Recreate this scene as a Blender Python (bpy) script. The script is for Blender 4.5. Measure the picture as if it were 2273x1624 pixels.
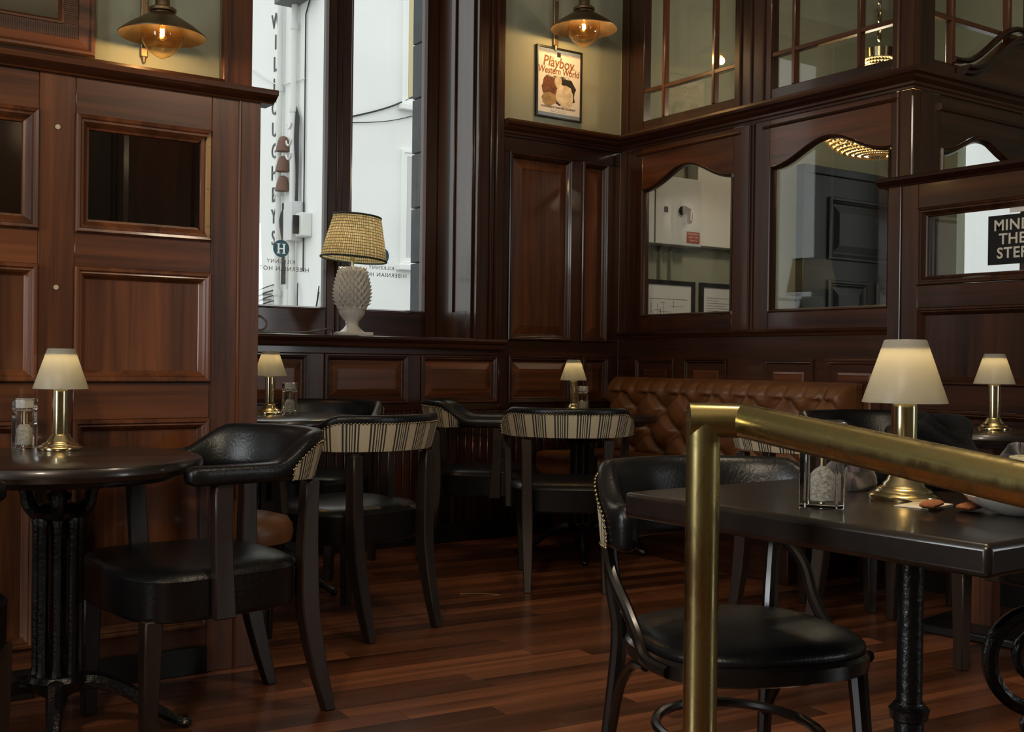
import bpy, bmesh, math, random
from mathutils import Vector, Matrix
random.seed(7)
D = bpy.data
for _o in list(D.objects): D.objects.remove(_o, do_unlink=True)
SC = bpy.context.scene
COL = SC.collection
PI = math.pi

# ------------------------------------------------------------------ camera
YAW, PITCH, ROLL = math.radians(34.7007), math.radians(-0.18996), math.radians(0.72208)
CAMH = 1.02
_f = Vector((math.sin(YAW)*math.cos(PITCH), math.cos(YAW)*math.cos(PITCH), math.sin(PITCH)))
_r0 = Vector((math.cos(YAW), -math.sin(YAW), 0)); _u0 = _r0.cross(_f)
_r = _r0*math.cos(ROLL) + _u0*math.sin(ROLL); _u = -_r0*math.sin(ROLL) + _u0*math.cos(ROLL)
cd = D.cameras.new('camera'); cd.sensor_width = 36.0; cd.lens = 36.0*2526.6/2273.0; cd.clip_start = 0.05; cd.clip_end = 200
cam = D.objects.new('camera', cd); COL.objects.link(cam)
cam.matrix_world = Matrix(((_r.x,_u.x,-_f.x,0),(_r.y,_u.y,-_f.y,0),(_r.z,_u.z,-_f.z,CAMH),(0,0,0,1)))
SC.camera = cam

# ------------------------------------------------------------------ world, lights, exposure
SC.view_settings.view_transform = 'Standard'; SC.view_settings.look = 'None'
SC.view_settings.gamma = 1.0; SC.view_settings.use_curve_mapping = False
SC.view_settings.exposure = 0.2
SC.cycles.use_denoising = True
w = D.worlds.new('overcast_sky'); SC.world = w; w.use_nodes = True
_bg = w.node_tree.nodes['Background']; _bg.inputs[0].default_value = (0.985, 1.0, 0.985, 1); _bg.inputs[1].default_value = 1.42

def area(name, loc, target, sx, sy, power, col):
    l = D.lights.new(name, 'AREA'); l.shape = 'RECTANGLE'; l.size = sx; l.size_y = sy; l.energy = power; l.color = col
    o = D.objects.new(name, l); COL.objects.link(o); o.location = loc
    o.rotation_euler = (Vector(target)-Vector(loc)).to_track_quat('-Z', 'Y').to_euler()
    return o
def point(name, loc, power, col, rad=0.05, parent=None):
    l = D.lights.new(name, 'POINT'); l.energy = power; l.color = col; l.shadow_soft_size = rad
    o = D.objects.new(name, l); COL.objects.link(o); o.location = loc
    if parent: o.parent = parent
    return o
DAY = (0.92, 0.97, 1.0); WARM = (1.0, 0.72, 0.45)
# left-wall window daylight, out of view; added fill light at the back
area('window_daylight_left', (-3.35, 1.9, 1.9), (2.0, 2.6, 1.2), 1.3, 2.0, 80, DAY)
area('daylight_fill_back', (6.0, -4.3, 2.0), (1.6, 1.6, 0.8), 1.2, 2.0, 50, DAY)
# ceiling fittings of the bar room, out of view above
point('ceiling_globe_front', (-0.75, 0.3, 2.9), 130, (1.0, 0.82, 0.62), 0.16)
point('ceiling_globe_middle', (2.0, 1.4, 2.8), 40, (1.0, 0.8, 0.58), 0.16)

# ------------------------------------------------------------------ mesh helpers
def shade(me, smooth, angle=0.6):
    if smooth:
        for p in me.polygons: p.use_smooth = True
        try: me.set_sharp_from_angle(angle=angle)
        except Exception: pass
class MB:
    def __init__(s): s.v = []; s.f = []; s.uv = None
    def add(s, vs, fs):
        o = len(s.v); s.v += [tuple(q) for q in vs]; s.f += [tuple(i+o for i in f) for f in fs]; return s
    def box(s, x0, x1, y0, y1, z0, z1):
        return s.add([(x0,y0,z0),(x1,y0,z0),(x1,y1,z0),(x0,y1,z0),(x0,y0,z1),(x1,y0,z1),(x1,y1,z1),(x0,y1,z1)],
                     [(0,3,2,1),(4,5,6,7),(0,1,5,4),(1,2,6,5),(2,3,7,6),(3,0,4,7)])
    def tbox(s, T, u0, u1, v0, v1, w0, w1):
        vs = [T(u,v,w_) for w_ in (w0,w1) for (u,v) in ((u0,v0),(u1,v0),(u1,v1),(u0,v1))]
        return s.add(vs, [(0,3,2,1),(4,5,6,7),(0,1,5,4),(1,2,6,5),(2,3,7,6),(3,0,4,7)])
    def rings(s, rs, cap0=True, cap1=True, closed=False):
        n = len(rs[0]); o = len(s.v); m = len(rs)
        for r in rs: s.v += [tuple(q) for q in r]
        for i in range(m if closed else m-1):
            a = o+i*n; b = o+((i+1) % m)*n
            for j in range(n): s.f.append((a+j, a+(j+1) % n, b+(j+1) % n, b+j))
        if not closed:
            if cap0: s.f.append(tuple(o+j for j in reversed(range(n))))
            if cap1: s.f.append(tuple(o+(m-1)*n+j for j in range(n)))
        return s
    def lathe(s, prof, n=24, c=(0,0,0), cap0=True, cap1=True, ph=0.0):
        return s.rings([[(c[0]+r*math.cos(2*PI*j/n+ph), c[1]+r*math.sin(2*PI*j/n+ph), c[2]+z) for j in range(n)] for r, z in prof], cap0, cap1)
    def prism(s, poly, z0, z1):
        n = len(poly); return s.rings([[(x,y,z0) for x,y in poly],[(x,y,z1) for x,y in poly]])
    def tube(s, pts, rad, n=8, closed=False, smooth=0, squash=None):
        P = [Vector(p) for p in pts]
        R = rad if isinstance(rad,(list,tuple)) else [rad]*len(P)
        if smooth:
            Q=[];RR=[]; m=len(P); cnt = m if closed else m-1
            for i in range(cnt):
                p0=P[(i-1)%m] if (closed or i>0) else P[i]; p1=P[i]; p2=P[(i+1)%m]; p3=P[(i+2)%m] if (closed or i+2<m) else p2
                for k in range(smooth):
                    t=k/smooth
                    Q.append(0.5*((2*p1)+(p2-p0)*t+(2*p0-5*p1+4*p2-p3)*t*t+(3*p1-p0-3*p2+p3)*t**3)); RR.append(R[i]*(1-t)+R[(i+1)%m]*t)
            if not closed: Q.append(P[-1]); RR.append(R[-1])
            P,R=Q,RR
        m=len(P); rs=[]; prev=None
        for i in range(m):
            a = P[i-1] if (closed or i>0) else P[i]; b = P[(i+1)%m] if (closed or i<m-1) else P[i]
            t=(b-a).normalized()
            if prev is None:
                up=Vector((0,0,1)) if abs(t.z)<0.9 else Vector((1,0,0))
                x=t.cross(up).normalized()
            else: x=(prev-t*prev.dot(t)).normalized()
            prev=x; y=t.cross(x)
            rs.append([P[i]+(x*math.cos(2*PI*j/n)+y*math.sin(2*PI*j/n))*R[i] for j in range(n)])
        return s.rings(rs, closed=closed)
    def rect_loft(s, pts):
        return s.rings([[(x-a/2,y-b/2,z),(x+a/2,y-b/2,z),(x+a/2,y+b/2,z),(x-a/2,y+b/2,z)] for x,y,z,a,b in pts])
    def octa(s, c, r):
        x,y,z=c
        return s.add([(x+r,y,z),(x-r,y,z),(x,y+r,z),(x,y-r,z),(x,y,z+r),(x,y,z-r)],[(0,2,4),(2,1,4),(1,3,4),(3,0,4),(2,0,5),(1,2,5),(3,1,5),(0,3,5)])
    def ball(s, c, r, n=10, m=6, sz=1.0):
        return s.lathe([(max(1e-4,r*math.sin(PI*k/m)), -r*sz*math.cos(PI*k/m)) for k in range(m+1)], n, c)
    def mesh(s, name):
        me = D.meshes.new(name); me.from_pydata(s.v, [], s.f)
        bm = bmesh.new(); bm.from_mesh(me); bmesh.ops.recalc_face_normals(bm, faces=bm.faces); bm.to_mesh(me); bm.free()
        return me
    def obj(s, name, mat, parent=None, smooth=False, bevel=0.0, angle=0.6, kind=None, segs=2, label=None):
        me = s.mesh(name); shade(me, smooth or bevel > 0, angle)
        if mat is not None: me.materials.append(mat)
        return link(name, me, parent, bevel, kind, segs, label)
def link(name, me, parent=None, bevel=0.0, kind=None, segs=2, label=None):
    o = D.objects.new(name, me); COL.objects.link(o)
    if parent is not None: o.parent = parent
    if bevel > 0:
        b = o.modifiers.new('bevel','BEVEL'); b.width = bevel; b.segments = segs; b.limit_method = 'ANGLE'; b.angle_limit = 0.6
    if kind: o['kind'] = kind
    if label: o['label'] = label
    return o
def thing(name, label, cat, loc=(0,0,0), rz=0.0, group=None):
    o = D.objects.new(name, None); COL.objects.link(o); o.empty_display_size = 0.1
    o.location = loc; o.rotation_euler = (0,0,rz); o['label'] = label; o['category'] = cat
    if group: o['group'] = group
    return o
def tag(o, label, cat, group=None, kind=None):
    o['label'] = label; o['category'] = cat
    if group: o['group'] = group
    if kind: o['kind'] = kind
    return o
def copy_tree(o, parent=None):
    c = o.copy(); COL.objects.link(c); c.parent = parent
    for ch in o.children: copy_tree(ch, c)
    return c
def ss(a, b, x):
    t = min(1.0, max(0.0, (x-a)/(b-a))); return t*t*(3-2*t)
# ------------------------------------------------------------------ materials
def newmat(name):
    m = D.materials.new(name); m.use_nodes = True
    nt = m.node_tree; b = nt.nodes['Principled BSDF']
    return m, nt, b
def N(nt, t, **kw):
    n = nt.nodes.new(t)
    for k, v_ in kw.items(): setattr(n, k, v_)
    return n
def ramp(nt, stops, interp='LINEAR'):
    r = N(nt, 'ShaderNodeValToRGB'); cr = r.color_ramp; cr.interpolation = interp
    while len(cr.elements) > 1: cr.elements.remove(cr.elements[-1])
    cr.elements[0].position = stops[0][0]; cr.elements[0].color = (*stops[0][1], 1)
    for p, c in stops[1:]:
        e = cr.elements.new(p); e.color = (*c, 1)
    return r
def plain(name, col, rough=0.5, metal=0.0, spec=0.5, coat=0.0, var=0.0, vscale=8.0, bump=0.0, bscale=60.0, emis=None, estr=0.0, sheen=0.0, crough=0.1):
    m, nt, b = newmat(name)
    b.inputs['Base Color'].default_value = (*col, 1); b.inputs['Roughness'].default_value = rough
    b.inputs['Metallic'].default_value = metal; b.inputs['Specular IOR Level'].default_value = spec
    b.inputs['Coat Weight'].default_value = coat; b.inputs['Coat Roughness'].default_value = crough
    b.inputs['Sheen Weight'].default_value = sheen
    if emis: b.inputs['Emission Color'].default_value = (*emis, 1); b.inputs['Emission Strength'].default_value = estr
    if var or bump:
        tc = N(nt, 'ShaderNodeTexCoord')
    if var:
        nz = N(nt, 'ShaderNodeTexNoise'); nz.inputs['Scale'].default_value = vscale; nz.inputs['Detail'].default_value = 5
        nt.links.new(tc.outputs['Object'], nz.inputs['Vector'])
        r = ramp(nt, [(0.3, tuple(c*(1-var) for c in col)), (0.7, tuple(min(1, c*(1+var)) for c in col))])
        nt.links.new(nz.outputs['Fac'], r.inputs['Fac']); nt.links.new(r.outputs['Color'], b.inputs['Base Color'])
    if bump:
        nb = N(nt, 'ShaderNodeTexNoise'); nb.inputs['Scale'].default_value = bscale; nb.inputs['Detail'].default_value = 4
        nt.links.new(tc.outputs['Object'], nb.inputs['Vector'])
        bp = N(nt, 'ShaderNodeBump'); bp.inputs['Strength'].default_value = bump; bp.inputs['Distance'].default_value = 0.004
        nt.links.new(nb.outputs['Fac'], bp.inputs['Height']); nt.links.new(bp.outputs['Normal'], b.inputs['Normal'])
    return m
def wood(name, axis, dark, light, rough=0.32, fine=1.0, coat=0.35):
    m, nt, b = newmat(name)
    tc = N(nt, 'ShaderNodeTexCoord'); mp = N(nt, 'ShaderNodeMapping')
    oi = N(nt, 'ShaderNodeObjectInfo'); mul = N(nt, 'ShaderNodeVectorMath', operation='SCALE'); mul.inputs['Scale'].default_value = 37.0
    cmb = N(nt, 'ShaderNodeCombineXYZ')
    for i in range(3): nt.links.new(oi.outputs['Random'], cmb.inputs[i])
    nt.links.new(cmb.outputs[0], mul.inputs[0])
    ad = N(nt, 'ShaderNodeVectorMath', operation='ADD')
    nt.links.new(tc.outputs['Object'], ad.inputs[0]); nt.links.new(mul.outputs[0], ad.inputs[1])
    s = [26*fine]*3; s[axis] = 1.1*fine
    mp.inputs['Scale'].default_value = s
    nt.links.new(ad.outputs[0], mp.inputs['Vector'])
    n1 = N(nt, 'ShaderNodeTexNoise'); n1.inputs['Scale'].default_value = 1.0; n1.inputs['Detail'].default_value = 7; n1.inputs['Roughness'].default_value = 0.62; n1.inputs['Distortion'].default_value = 0.6
    nt.links.new(mp.outputs[0], n1.inputs['Vector'])
    mp2 = N(nt, 'ShaderNodeMapping'); s2 = [7*fine]*3; s2[axis] = 0.5*fine; mp2.inputs['Scale'].default_value = s2
    nt.links.new(ad.outputs[0], mp2.inputs['Vector'])
    n2 = N(nt, 'ShaderNodeTexNoise'); n2.inputs['Scale'].default_value = 1.0; n2.inputs['Detail'].default_value = 3
    nt.links.new(mp2.outputs[0], n2.inputs['Vector'])
    mx = N(nt, 'ShaderNodeMath', operation='MULTIPLY_ADD'); mx.inputs[1].default_value = 0.55
    sc2 = N(nt, 'ShaderNodeMath', operation='MULTIPLY'); sc2.inputs[1].default_value = 0.45
    nt.links.new(n2.outputs['Fac'], sc2.inputs[0]); nt.links.new(n1.outputs['Fac'], mx.inputs[0]); nt.links.new(sc2.outputs[0], mx.inputs[2])
    mid = tuple((a+c)/2 for a, c in zip(dark, light))
    r = ramp(nt, [(0.36, dark), (0.5, mid), (0.64, light)])
    nt.links.new(mx.outputs[0], r.inputs['Fac'])
    rv = N(nt, 'ShaderNodeMath', operation='MULTIPLY_ADD'); rv.inputs[1].default_value = 0.35; rv.inputs[2].default_value = 0.82
    nt.links.new(oi.outputs['Random'], rv.inputs[0])
    hs = N(nt, 'ShaderNodeHueSaturation'); nt.links.new(rv.outputs[0], hs.inputs['Value']); nt.links.new(r.outputs['Color'], hs.inputs['Color'])
    nt.links.new(hs.outputs['Color'], b.inputs['Base Color'])
    b.inputs['Roughness'].default_value = rough; b.inputs['Coat Weight'].default_value = coat; b.inputs['Coat Roughness'].default_value = 0.09
    bp = N(nt, 'ShaderNodeBump'); bp.inputs['Strength'].default_value = 0.06; bp.inputs['Distance'].default_value = 0.003
    nt.links.new(n1.outputs['Fac'], bp.inputs['Height']); nt.links.new(bp.outputs['Normal'], b.inputs['Normal'])
    return m
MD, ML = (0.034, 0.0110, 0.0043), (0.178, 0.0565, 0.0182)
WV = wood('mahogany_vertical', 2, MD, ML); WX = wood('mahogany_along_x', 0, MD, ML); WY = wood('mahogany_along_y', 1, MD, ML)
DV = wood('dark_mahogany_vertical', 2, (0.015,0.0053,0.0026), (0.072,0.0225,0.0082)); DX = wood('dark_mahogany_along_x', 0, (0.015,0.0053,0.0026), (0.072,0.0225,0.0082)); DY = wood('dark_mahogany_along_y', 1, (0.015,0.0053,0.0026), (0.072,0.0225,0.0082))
CHW = wood('chair_wood_dark', 2, (0.010,0.0055,0.0035), (0.03,0.0165,0.0105), rough=0.48, coat=0.08)
TBW = wood('table_top_dark', 0, (0.008,0.0055,0.0045), (0.021,0.013,0.0095), rough=0.3, coat=0.35)
PALE = wood('pale_raw_batten', 2, (0.30,0.17,0.06), (0.45,0.28,0.11), rough=0.6, coat=0.0)
SKIRT = plain('black_skirting', (0.008,0.0075,0.007), 0.35)
GREEN = plain('sage_green_plaster', (0.32,0.335,0.245), 0.75, var=0.04, vscale=3, bump=0.08, bscale=90)
CEIL = plain('ceiling_plaster', (0.36,0.34,0.28), 0.9, var=0.03, vscale=2)
DIMW = plain('plain_room_wall', (0.18,0.16,0.11), 0.85, var=0.04, vscale=2)
BLACKL = plain('black_leather', (0.0055,0.006,0.0068), 0.33, spec=0.42, var=0.25, vscale=14, bump=0.22, bscale=120)
TAN = plain('tan_leather', (0.165,0.066,0.024), 0.42, var=0.22, vscale=9, bump=0.12, bscale=140)
IRON = plain('black_cast_iron', (0.006,0.006,0.0065), 0.28, spec=0.5, var=0.3, vscale=30, bump=0.5, bscale=90)
BRASS = plain('polished_brass', (0.66,0.56,0.34), 0.16, metal=1.0, var=0.12, vscale=7)
NAIL = plain('antique_brass_nail', (0.42,0.33,0.19), 0.25, metal=1.0)
BRONZE = plain('aged_bronze', (0.30,0.21,0.12), 0.42, metal=1.0, var=0.35, vscale=12)
BENT = plain('black_bentwood', (0.009,0.0065,0.0055), 0.25, coat=0.3, var=0.3, vscale=10)
CERAM = plain('cream_ceramic', (0.62,0.61,0.56), 0.16, coat=0.6)
WHITEP = plain('white_plastic', (0.75,0.75,0.72), 0.4)
PAPER = plain('white_paper', (0.78,0.78,0.75), 0.7)
BLKFRAME = plain('black_frame', (0.012,0.012,0.012), 0.35)
GREYMETAL = plain('grey_painted_metal', (0.68,0.71,0.70), 0.45)
CREAMMETAL = plain('cream_painted_metal', (0.82,0.82,0.76), 0.45)
BLACKP = plain('black_plastic', (0.010,0.010,0.011), 0.6, spec=0.3)
REDSIGN = plain('red_sign', (0.42,0.05,0.025), 0.45)
DOORP = plain('charcoal_gloss_paint', (0.014,0.016,0.017), 0.36)
INKG = plain('grey_ink', (0.10,0.10,0.10), 0.7)
INKW = plain('pale_lettering', (0.68,0.66,0.58), 0.6)

GLASSINK = plain('glass_lettering', (0.16,0.17,0.165), 0.6)
EXTW = plain('white_render_wall', (0.80,0.815,0.80), 0.9, var=0.03, vscale=0.7, bump=0.1, bscale=12)
EXTP = plain('white_pipe', (0.66,0.67,0.64), 0.6)
EXTG = plain('grey_stone', (0.075,0.085,0.095), 0.8, var=0.2, vscale=6, bump=0.3, bscale=30)
ROAD = plain('grey_street', (0.2,0.2,0.2), 0.9, var=0.1, vscale=3)
TERRA = plain('terracotta_cowl', (0.16,0.085,0.06), 0.8)
CABLE = plain('black_cable', (0.012,0.012,0.013), 0.5)
CORDM = plain('grey_flex', (0.12,0.115,0.09), 0.5)
GREENTRIM = plain('dark_green_trim', (0.02,0.04,0.03), 0.7)
COATM = plain('black_wool', (0.007,0.007,0.008), 0.95, spec=0.1, sheen=0.03, bump=0.8, bscale=110)
SCREWC = plain('pale_brass_cap', (0.5,0.44,0.3), 0.4)
CAPM = plain('shade_cap', (0.05,0.035,0.02), 0.35, metal=1.0)
def glass_thin(name, tint=(1,1,1), ior=1.5, rough=0.0, boost=1.0):
    m = D.materials.new(name); m.use_nodes = True; nt = m.node_tree; nt.nodes.clear()
    out = N(nt,'ShaderNodeOutputMaterial'); mix = N(nt,'ShaderNodeMixShader'); tr = N(nt,'ShaderNodeBsdfTransparent'); gl = N(nt,'ShaderNodeBsdfGlossy')
    lw = N(nt,'ShaderNodeLayerWeight'); lw.inputs['Blend'].default_value = 0.5
    pw = N(nt,'ShaderNodeMath', operation='POWER'); pw.inputs[1].default_value = 5.0; nt.links.new(lw.outputs['Facing'], pw.inputs[0])
    fr = N(nt,'ShaderNodeMath', operation='MULTIPLY_ADD'); fr.inputs[1].default_value = 0.955; fr.inputs[2].default_value = 0.045; nt.links.new(pw.outputs[0], fr.inputs[0])
    tr.inputs[0].default_value = (*tint,1); gl.inputs['Roughness'].default_value = rough
    mu = N(nt,'ShaderNodeMath', operation='MULTIPLY'); mu.inputs[1].default_value = boost
    nt.links.new(fr.outputs[0], mu.inputs[0]); nt.links.new(mu.outputs[0], mix.inputs[0])
    nt.links.new(tr.outputs[0], mix.inputs[1]); nt.links.new(gl.outputs[0], mix.inputs[2]); nt.links.new(mix.outputs[0], out.inputs[0])
    return m
PANE = glass_thin('window_glass', (0.97,0.985,0.98))
AMBERG = glass_thin('amber_dome_glass', (1.0,0.86,0.62), boost=1.3)
def clear_acrylic():
    m, nt, b = newmat('clear_acrylic')
    b.inputs['Base Color'].default_value = (0.97,0.98,0.97,1); b.inputs['Roughness'].default_value = 0.03
    b.inputs['Transmission Weight'].default_value = 1.0; b.inputs['IOR'].default_value = 1.45
    return m
ACRYL = clear_acrylic()
def mirror_mat():
    m, nt, b = newmat('mirror_glass'); b.inputs['Base Color'].default_value=(0.16,0.155,0.14,1); b.inputs['Metallic'].default_value=1; b.inputs['Roughness'].default_value=0.03
    return m
MIRR = mirror_mat()
def frosted(name, col, tfac, emis=None, estr=0.0):
    m = D.materials.new(name); m.use_nodes = True; nt = m.node_tree; nt.nodes.clear()
    out = N(nt,'ShaderNodeOutputMaterial'); mix = N(nt,'ShaderNodeMixShader'); tl = N(nt,'ShaderNodeBsdfTranslucent'); df = N(nt,'ShaderNodeBsdfPrincipled')
    tl.inputs[0].default_value = (*col,1); df.inputs['Base Color'].default_value = (*col,1); df.inputs['Roughness'].default_value = 0.35
    mix.inputs[0].default_value = tfac
    nt.links.new(df.outputs[0], mix.inputs[1]); nt.links.new(tl.outputs[0], mix.inputs[2]); nt.links.new(mix.outputs[0], out.inputs[0])
    return m
FROST = frosted('frosted_shade', (0.55,0.54,0.47), 0.55)
def emitter(name, col, s):
    m = D.materials.new(name); m.use_nodes = True; nt = m.node_tree; nt.nodes.clear()
    out = N(nt,'ShaderNodeOutputMaterial'); e = N(nt,'ShaderNodeEmission'); e.inputs[0].default_value=(*col,1); e.inputs[1].default_value=s
    nt.links.new(e.outputs[0], out.inputs[0]); return m
LEDE = emitter('warm_led', (1.0,0.72,0.36), 40.0)
NAVY = frosted('navy_sticker', (0.03,0.085,0.12), 0.8); STICKW = frosted('sticker_white', (0.85,0.85,0.82), 0.8)
SHADEPANE = glass_thin('shade_tinted_pane', (0.33,0.31,0.28))  # shade of the space behind the left partition put into the glass tint
FILE_ = emitter('warm_filament', (1.0,0.66,0.30), 60.0)
def striped():
    m, nt, b = newmat('striped_fabric')
    uv = N(nt,'ShaderNodeUVMap'); sx = N(nt,'ShaderNodeSeparateXYZ'); nt.links.new(uv.outputs[0], sx.inputs[0])
    mu = N(nt,'ShaderNodeMath', operation='MULTIPLY'); mu.inputs[1].default_value = 1/0.088; nt.links.new(sx.outputs[0], mu.inputs[0])
    fr = N(nt,'ShaderNodeMath', operation='FRACT'); nt.links.new(mu.outputs[0], fr.inputs[0])
    c = (0.56,0.485,0.345); d = (0.042,0.043,0.04)
    st = [(0,c)]
    for a, bb in ((0.30,0.37),(0.43,0.50),(0.555,0.60),(0.645,0.68),(0.735,0.80),(0.86,0.92)):
        st += [(a,d),(bb,c)]
    r = ramp(nt, st, 'CONSTANT'); nt.links.new(fr.outputs[0], r.inputs['Fac'])
    nz = N(nt,'ShaderNodeTexNoise'); nz.inputs['Scale'].default_value = 260; tc = N(nt,'ShaderNodeTexCoord'); nt.links.new(tc.outputs['Object'], nz.inputs['Vector'])
    mx = N(nt,'ShaderNodeMixRGB', blend_type='MULTIPLY'); mx.inputs[0].default_value = 0.5
    r2 = ramp(nt, [(0.3,(0.55,0.55,0.55)),(0.7,(1,1,1))]); nt.links.new(nz.outputs['Fac'], r2.inputs['Fac'])
    nt.links.new(r.outputs['Color'], mx.inputs[1]); nt.links.new(r2.outputs['Color'], mx.inputs[2])
    nt.links.new(mx.outputs[0], b.inputs['Base Color']); b.inputs['Roughness'].default_value = 0.9; b.inputs['Specular IOR Level'].default_value = 0.15
    return m
STRIPE = striped()
def shade_fabric():
    m = D.materials.new('woven_shade_fabric'); m.use_nodes = True; nt = m.node_tree; nt.nodes.clear()
    out = N(nt,'ShaderNodeOutputMaterial'); uv = N(nt,'ShaderNodeUVMap')
    br = N(nt,'ShaderNodeTexBrick'); br.inputs['Scale'].default_value = 1.0
    mp = N(nt,'ShaderNodeMapping'); mp.inputs['Scale'].default_value = (44, 15, 1); nt.links.new(uv.outputs[0], mp.inputs['Vector'])
    br.offset = 0.0; br.inputs['Brick Width'].default_value = 1.0; br.inputs['Row Height'].default_value = 1.0
    br.inputs['Mortar Size'].default_value = 0.16; br.inputs['Mortar Smooth'].default_value = 0.6
    br.inputs['Color1'].default_value = (0.64,0.55,0.33,1); br.inputs['Color2'].default_value = (0.47,0.37,0.18,1); br.inputs['Mortar'].default_value = (0.06,0.07,0.045,1)
    nt.links.new(mp.outputs[0], br.inputs['Vector'])
    nz = N(nt,'ShaderNodeTexNoise'); nz.inputs['Scale'].default_value = 90; nt.links.new(mp.outputs[0], nz.inputs['Vector'])
    tl = N(nt,'ShaderNodeBsdfTranslucent'); df = N(nt,'ShaderNodeBsdfDiffuse'); mix = N(nt,'ShaderNodeMixShader'); mix.inputs[0].default_value = 0.5
    nt.links.new(br.outputs['Color'], tl.inputs[0]); nt.links.new(br.outputs['Color'], df.inputs[0])
    nt.links.new(df.outputs[0], mix.inputs[1]); nt.links.new(tl.outputs[0], mix.inputs[2]); nt.links.new(mix.outputs[0], out.inputs[0])
    return m
SHADEF = shade_fabric()
def plaid():
    m, nt, b = newmat('plaid_wool')
    tc = N(nt,'ShaderNodeTexCoord'); ck = N(nt,'ShaderNodeTexChecker'); ck.inputs['Scale'].default_value = 22
    nz = N(nt,'ShaderNodeTexNoise'); nz.inputs['Scale'].default_value = 30
    nt.links.new(tc.outputs['Object'], ck.inputs['Vector']); nt.links.new(tc.outputs['Object'], nz.inputs['Vector'])
    ck.inputs['Color1'].default_value = (0.012,0.012,0.018,1); ck.inputs['Color2'].default_value = (0.05,0.047,0.06,1)
    r = ramp(nt, [(0.35,(0.4,0.4,0.4)),(0.6,(1.6,1.3,1.3))]); nt.links.new(nz.outputs['Fac'], r.inputs['Fac'])
    mx = N(nt,'ShaderNodeMixRGB', blend_type='MULTIPLY'); mx.inputs[0].default_value = 1.0
    nt.links.new(ck.outputs['Color'], mx.inputs[1]); nt.links.new(r.outputs['Color'], mx.inputs[2]); nt.links.new(mx.outputs[0], b.inputs['Base Color'])
    b.inputs['Roughness'].default_value = 0.95; b.inputs['Sheen Weight'].default_value = 0.3
    return m
PLAID = plaid()
def planks():
    m = wood('floor_plank_wood', 0, (0.062,0.021,0.0098), (0.255,0.09,0.037), rough=0.28, fine=0.9, coat=0.25)
    for n in m.node_tree.nodes:
        if n.type == 'MATH' and n.operation == 'MULTIPLY_ADD' and abs(n.inputs[2].default_value-0.82) < 1e-3:
            n.inputs[1].default_value = 1.3; n.inputs[2].default_value = 0.42
    return m
PLANK = planks()

def old_brass():
    m, nt, b = newmat('tarnished_brass'); b.inputs['Metallic'].default_value = 1.0
    tc = N(nt,'ShaderNodeTexCoord'); mp = N(nt,'ShaderNodeMapping'); mp.inputs['Scale'].default_value = (16,16,9); nt.links.new(tc.outputs['Object'], mp.inputs['Vector'])
    nz = N(nt,'ShaderNodeTexNoise'); nz.inputs['Scale'].default_value = 1.0; nz.inputs['Detail'].default_value = 8; nz.inputs['Roughness'].default_value = 0.65; nz.inputs['Distortion'].default_value = 0.8
    nt.links.new(mp.outputs[0], nz.inputs['Vector'])
    r = ramp(nt, [(0.34,(0.33,0.275,0.115)),(0.5,(0.60,0.49,0.21)),(0.66,(0.80,0.68,0.34))]); nt.links.new(nz.outputs['Fac'], r.inputs['Fac']); nt.links.new(r.outputs['Color'], b.inputs['Base Color'])
    r2 = ramp(nt, [(0.35,(0.36,)*3),(0.65,(0.15,)*3)]); nt.links.new(nz.outputs['Fac'], r2.inputs['Fac']); nt.links.new(r2.outputs['Color'], b.inputs['Roughness'])
    return m
# ------------------------------------------------------------------ panelling helpers
BOLE = [(0,0),(0,.011),(.004,.016),(.011,.016),(.016,.010),(.020,.011),(.026,.004),(.034,-.010),(.036,-.012)]
def frame(T, u0, u1, v0, v1, prof, name, mat, parent, skip=(), fill=False, base=0.0):
    mb = MB(); o = []
    for ins, w_ in prof:
        o.append([T(u0+ins,v0+ins,base+w_),T(u1-ins,v0+ins,base+w_),T(u1-ins,v1-ins,base+w_),T(u0+ins,v1-ins,base+w_)])
    for i in range(len(o)-1):
        for k in range(4):
            if k in skip: continue
            a,b = o[i],o[i+1]; mb.add([a[k],a[(k+1)%4],b[(k+1)%4],b[k]],[(0,1,2,3)])
    if fill: mb.add(o[-1],[(0,1,2,3)])
    return mb.obj(name, mat, parent)
def raised(T, u0, u1, v0, v1, m_mould, m_panel, parent, bevel=0.045, sink=-.012, rise=.004):
    frame(T,u0,u1,v0,v1,BOLE,'moulding',m_mould,parent)
    e=.034
    frame(T,u0+e,u1-e,v0+e,v1-e,[(0,sink-.006),(0,sink),(.003,sink),(bevel,rise),(bevel+.003,rise),(bevel+.004,rise-.003),(bevel+.007,rise-.003)],'panel',m_panel,parent,fill=True)
def flat_panel(T,u0,u1,v0,v1,m_mould,m_panel,parent):
    frame(T,u0,u1,v0,v1,BOLE,'moulding',m_mould,parent)
    MB().tbox(T,u0+.03,u1-.03,v0+.03,v1-.03,-.03,-.013).obj('panel',m_panel,parent)
def tb(T,u0,u1,v0,v1,w0,w1,name,mat,parent,bevel=.0025):
    return MB().tbox(T,u0,u1,v0,v1,w0,w1).obj(name,mat,parent,bevel=bevel,segs=1)
def mould(T,u0,u1,prof,name,mat,parent,smooth=False,m0=0,m1=0):
    return MB().rings([[T(u0+m0*w_,v,w_) for w_,v in prof],[T(u1+m1*w_,v,w_) for w_,v in prof]]).obj(name,mat,parent,smooth=smooth,angle=0.5)
def struct(name, label=None):
    o = D.objects.new(name,None); COL.objects.link(o); o['kind']='structure'
    if label: o['label']=label
    return o
CORN = [(0,2.335),(.012,2.335),(.014,2.346),(.022,2.353),(.024,2.364),(.045,2.379),(.052,2.391),(.07,2.399),(.075,2.412),(.072,2.426),(0,2.426)]
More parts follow.
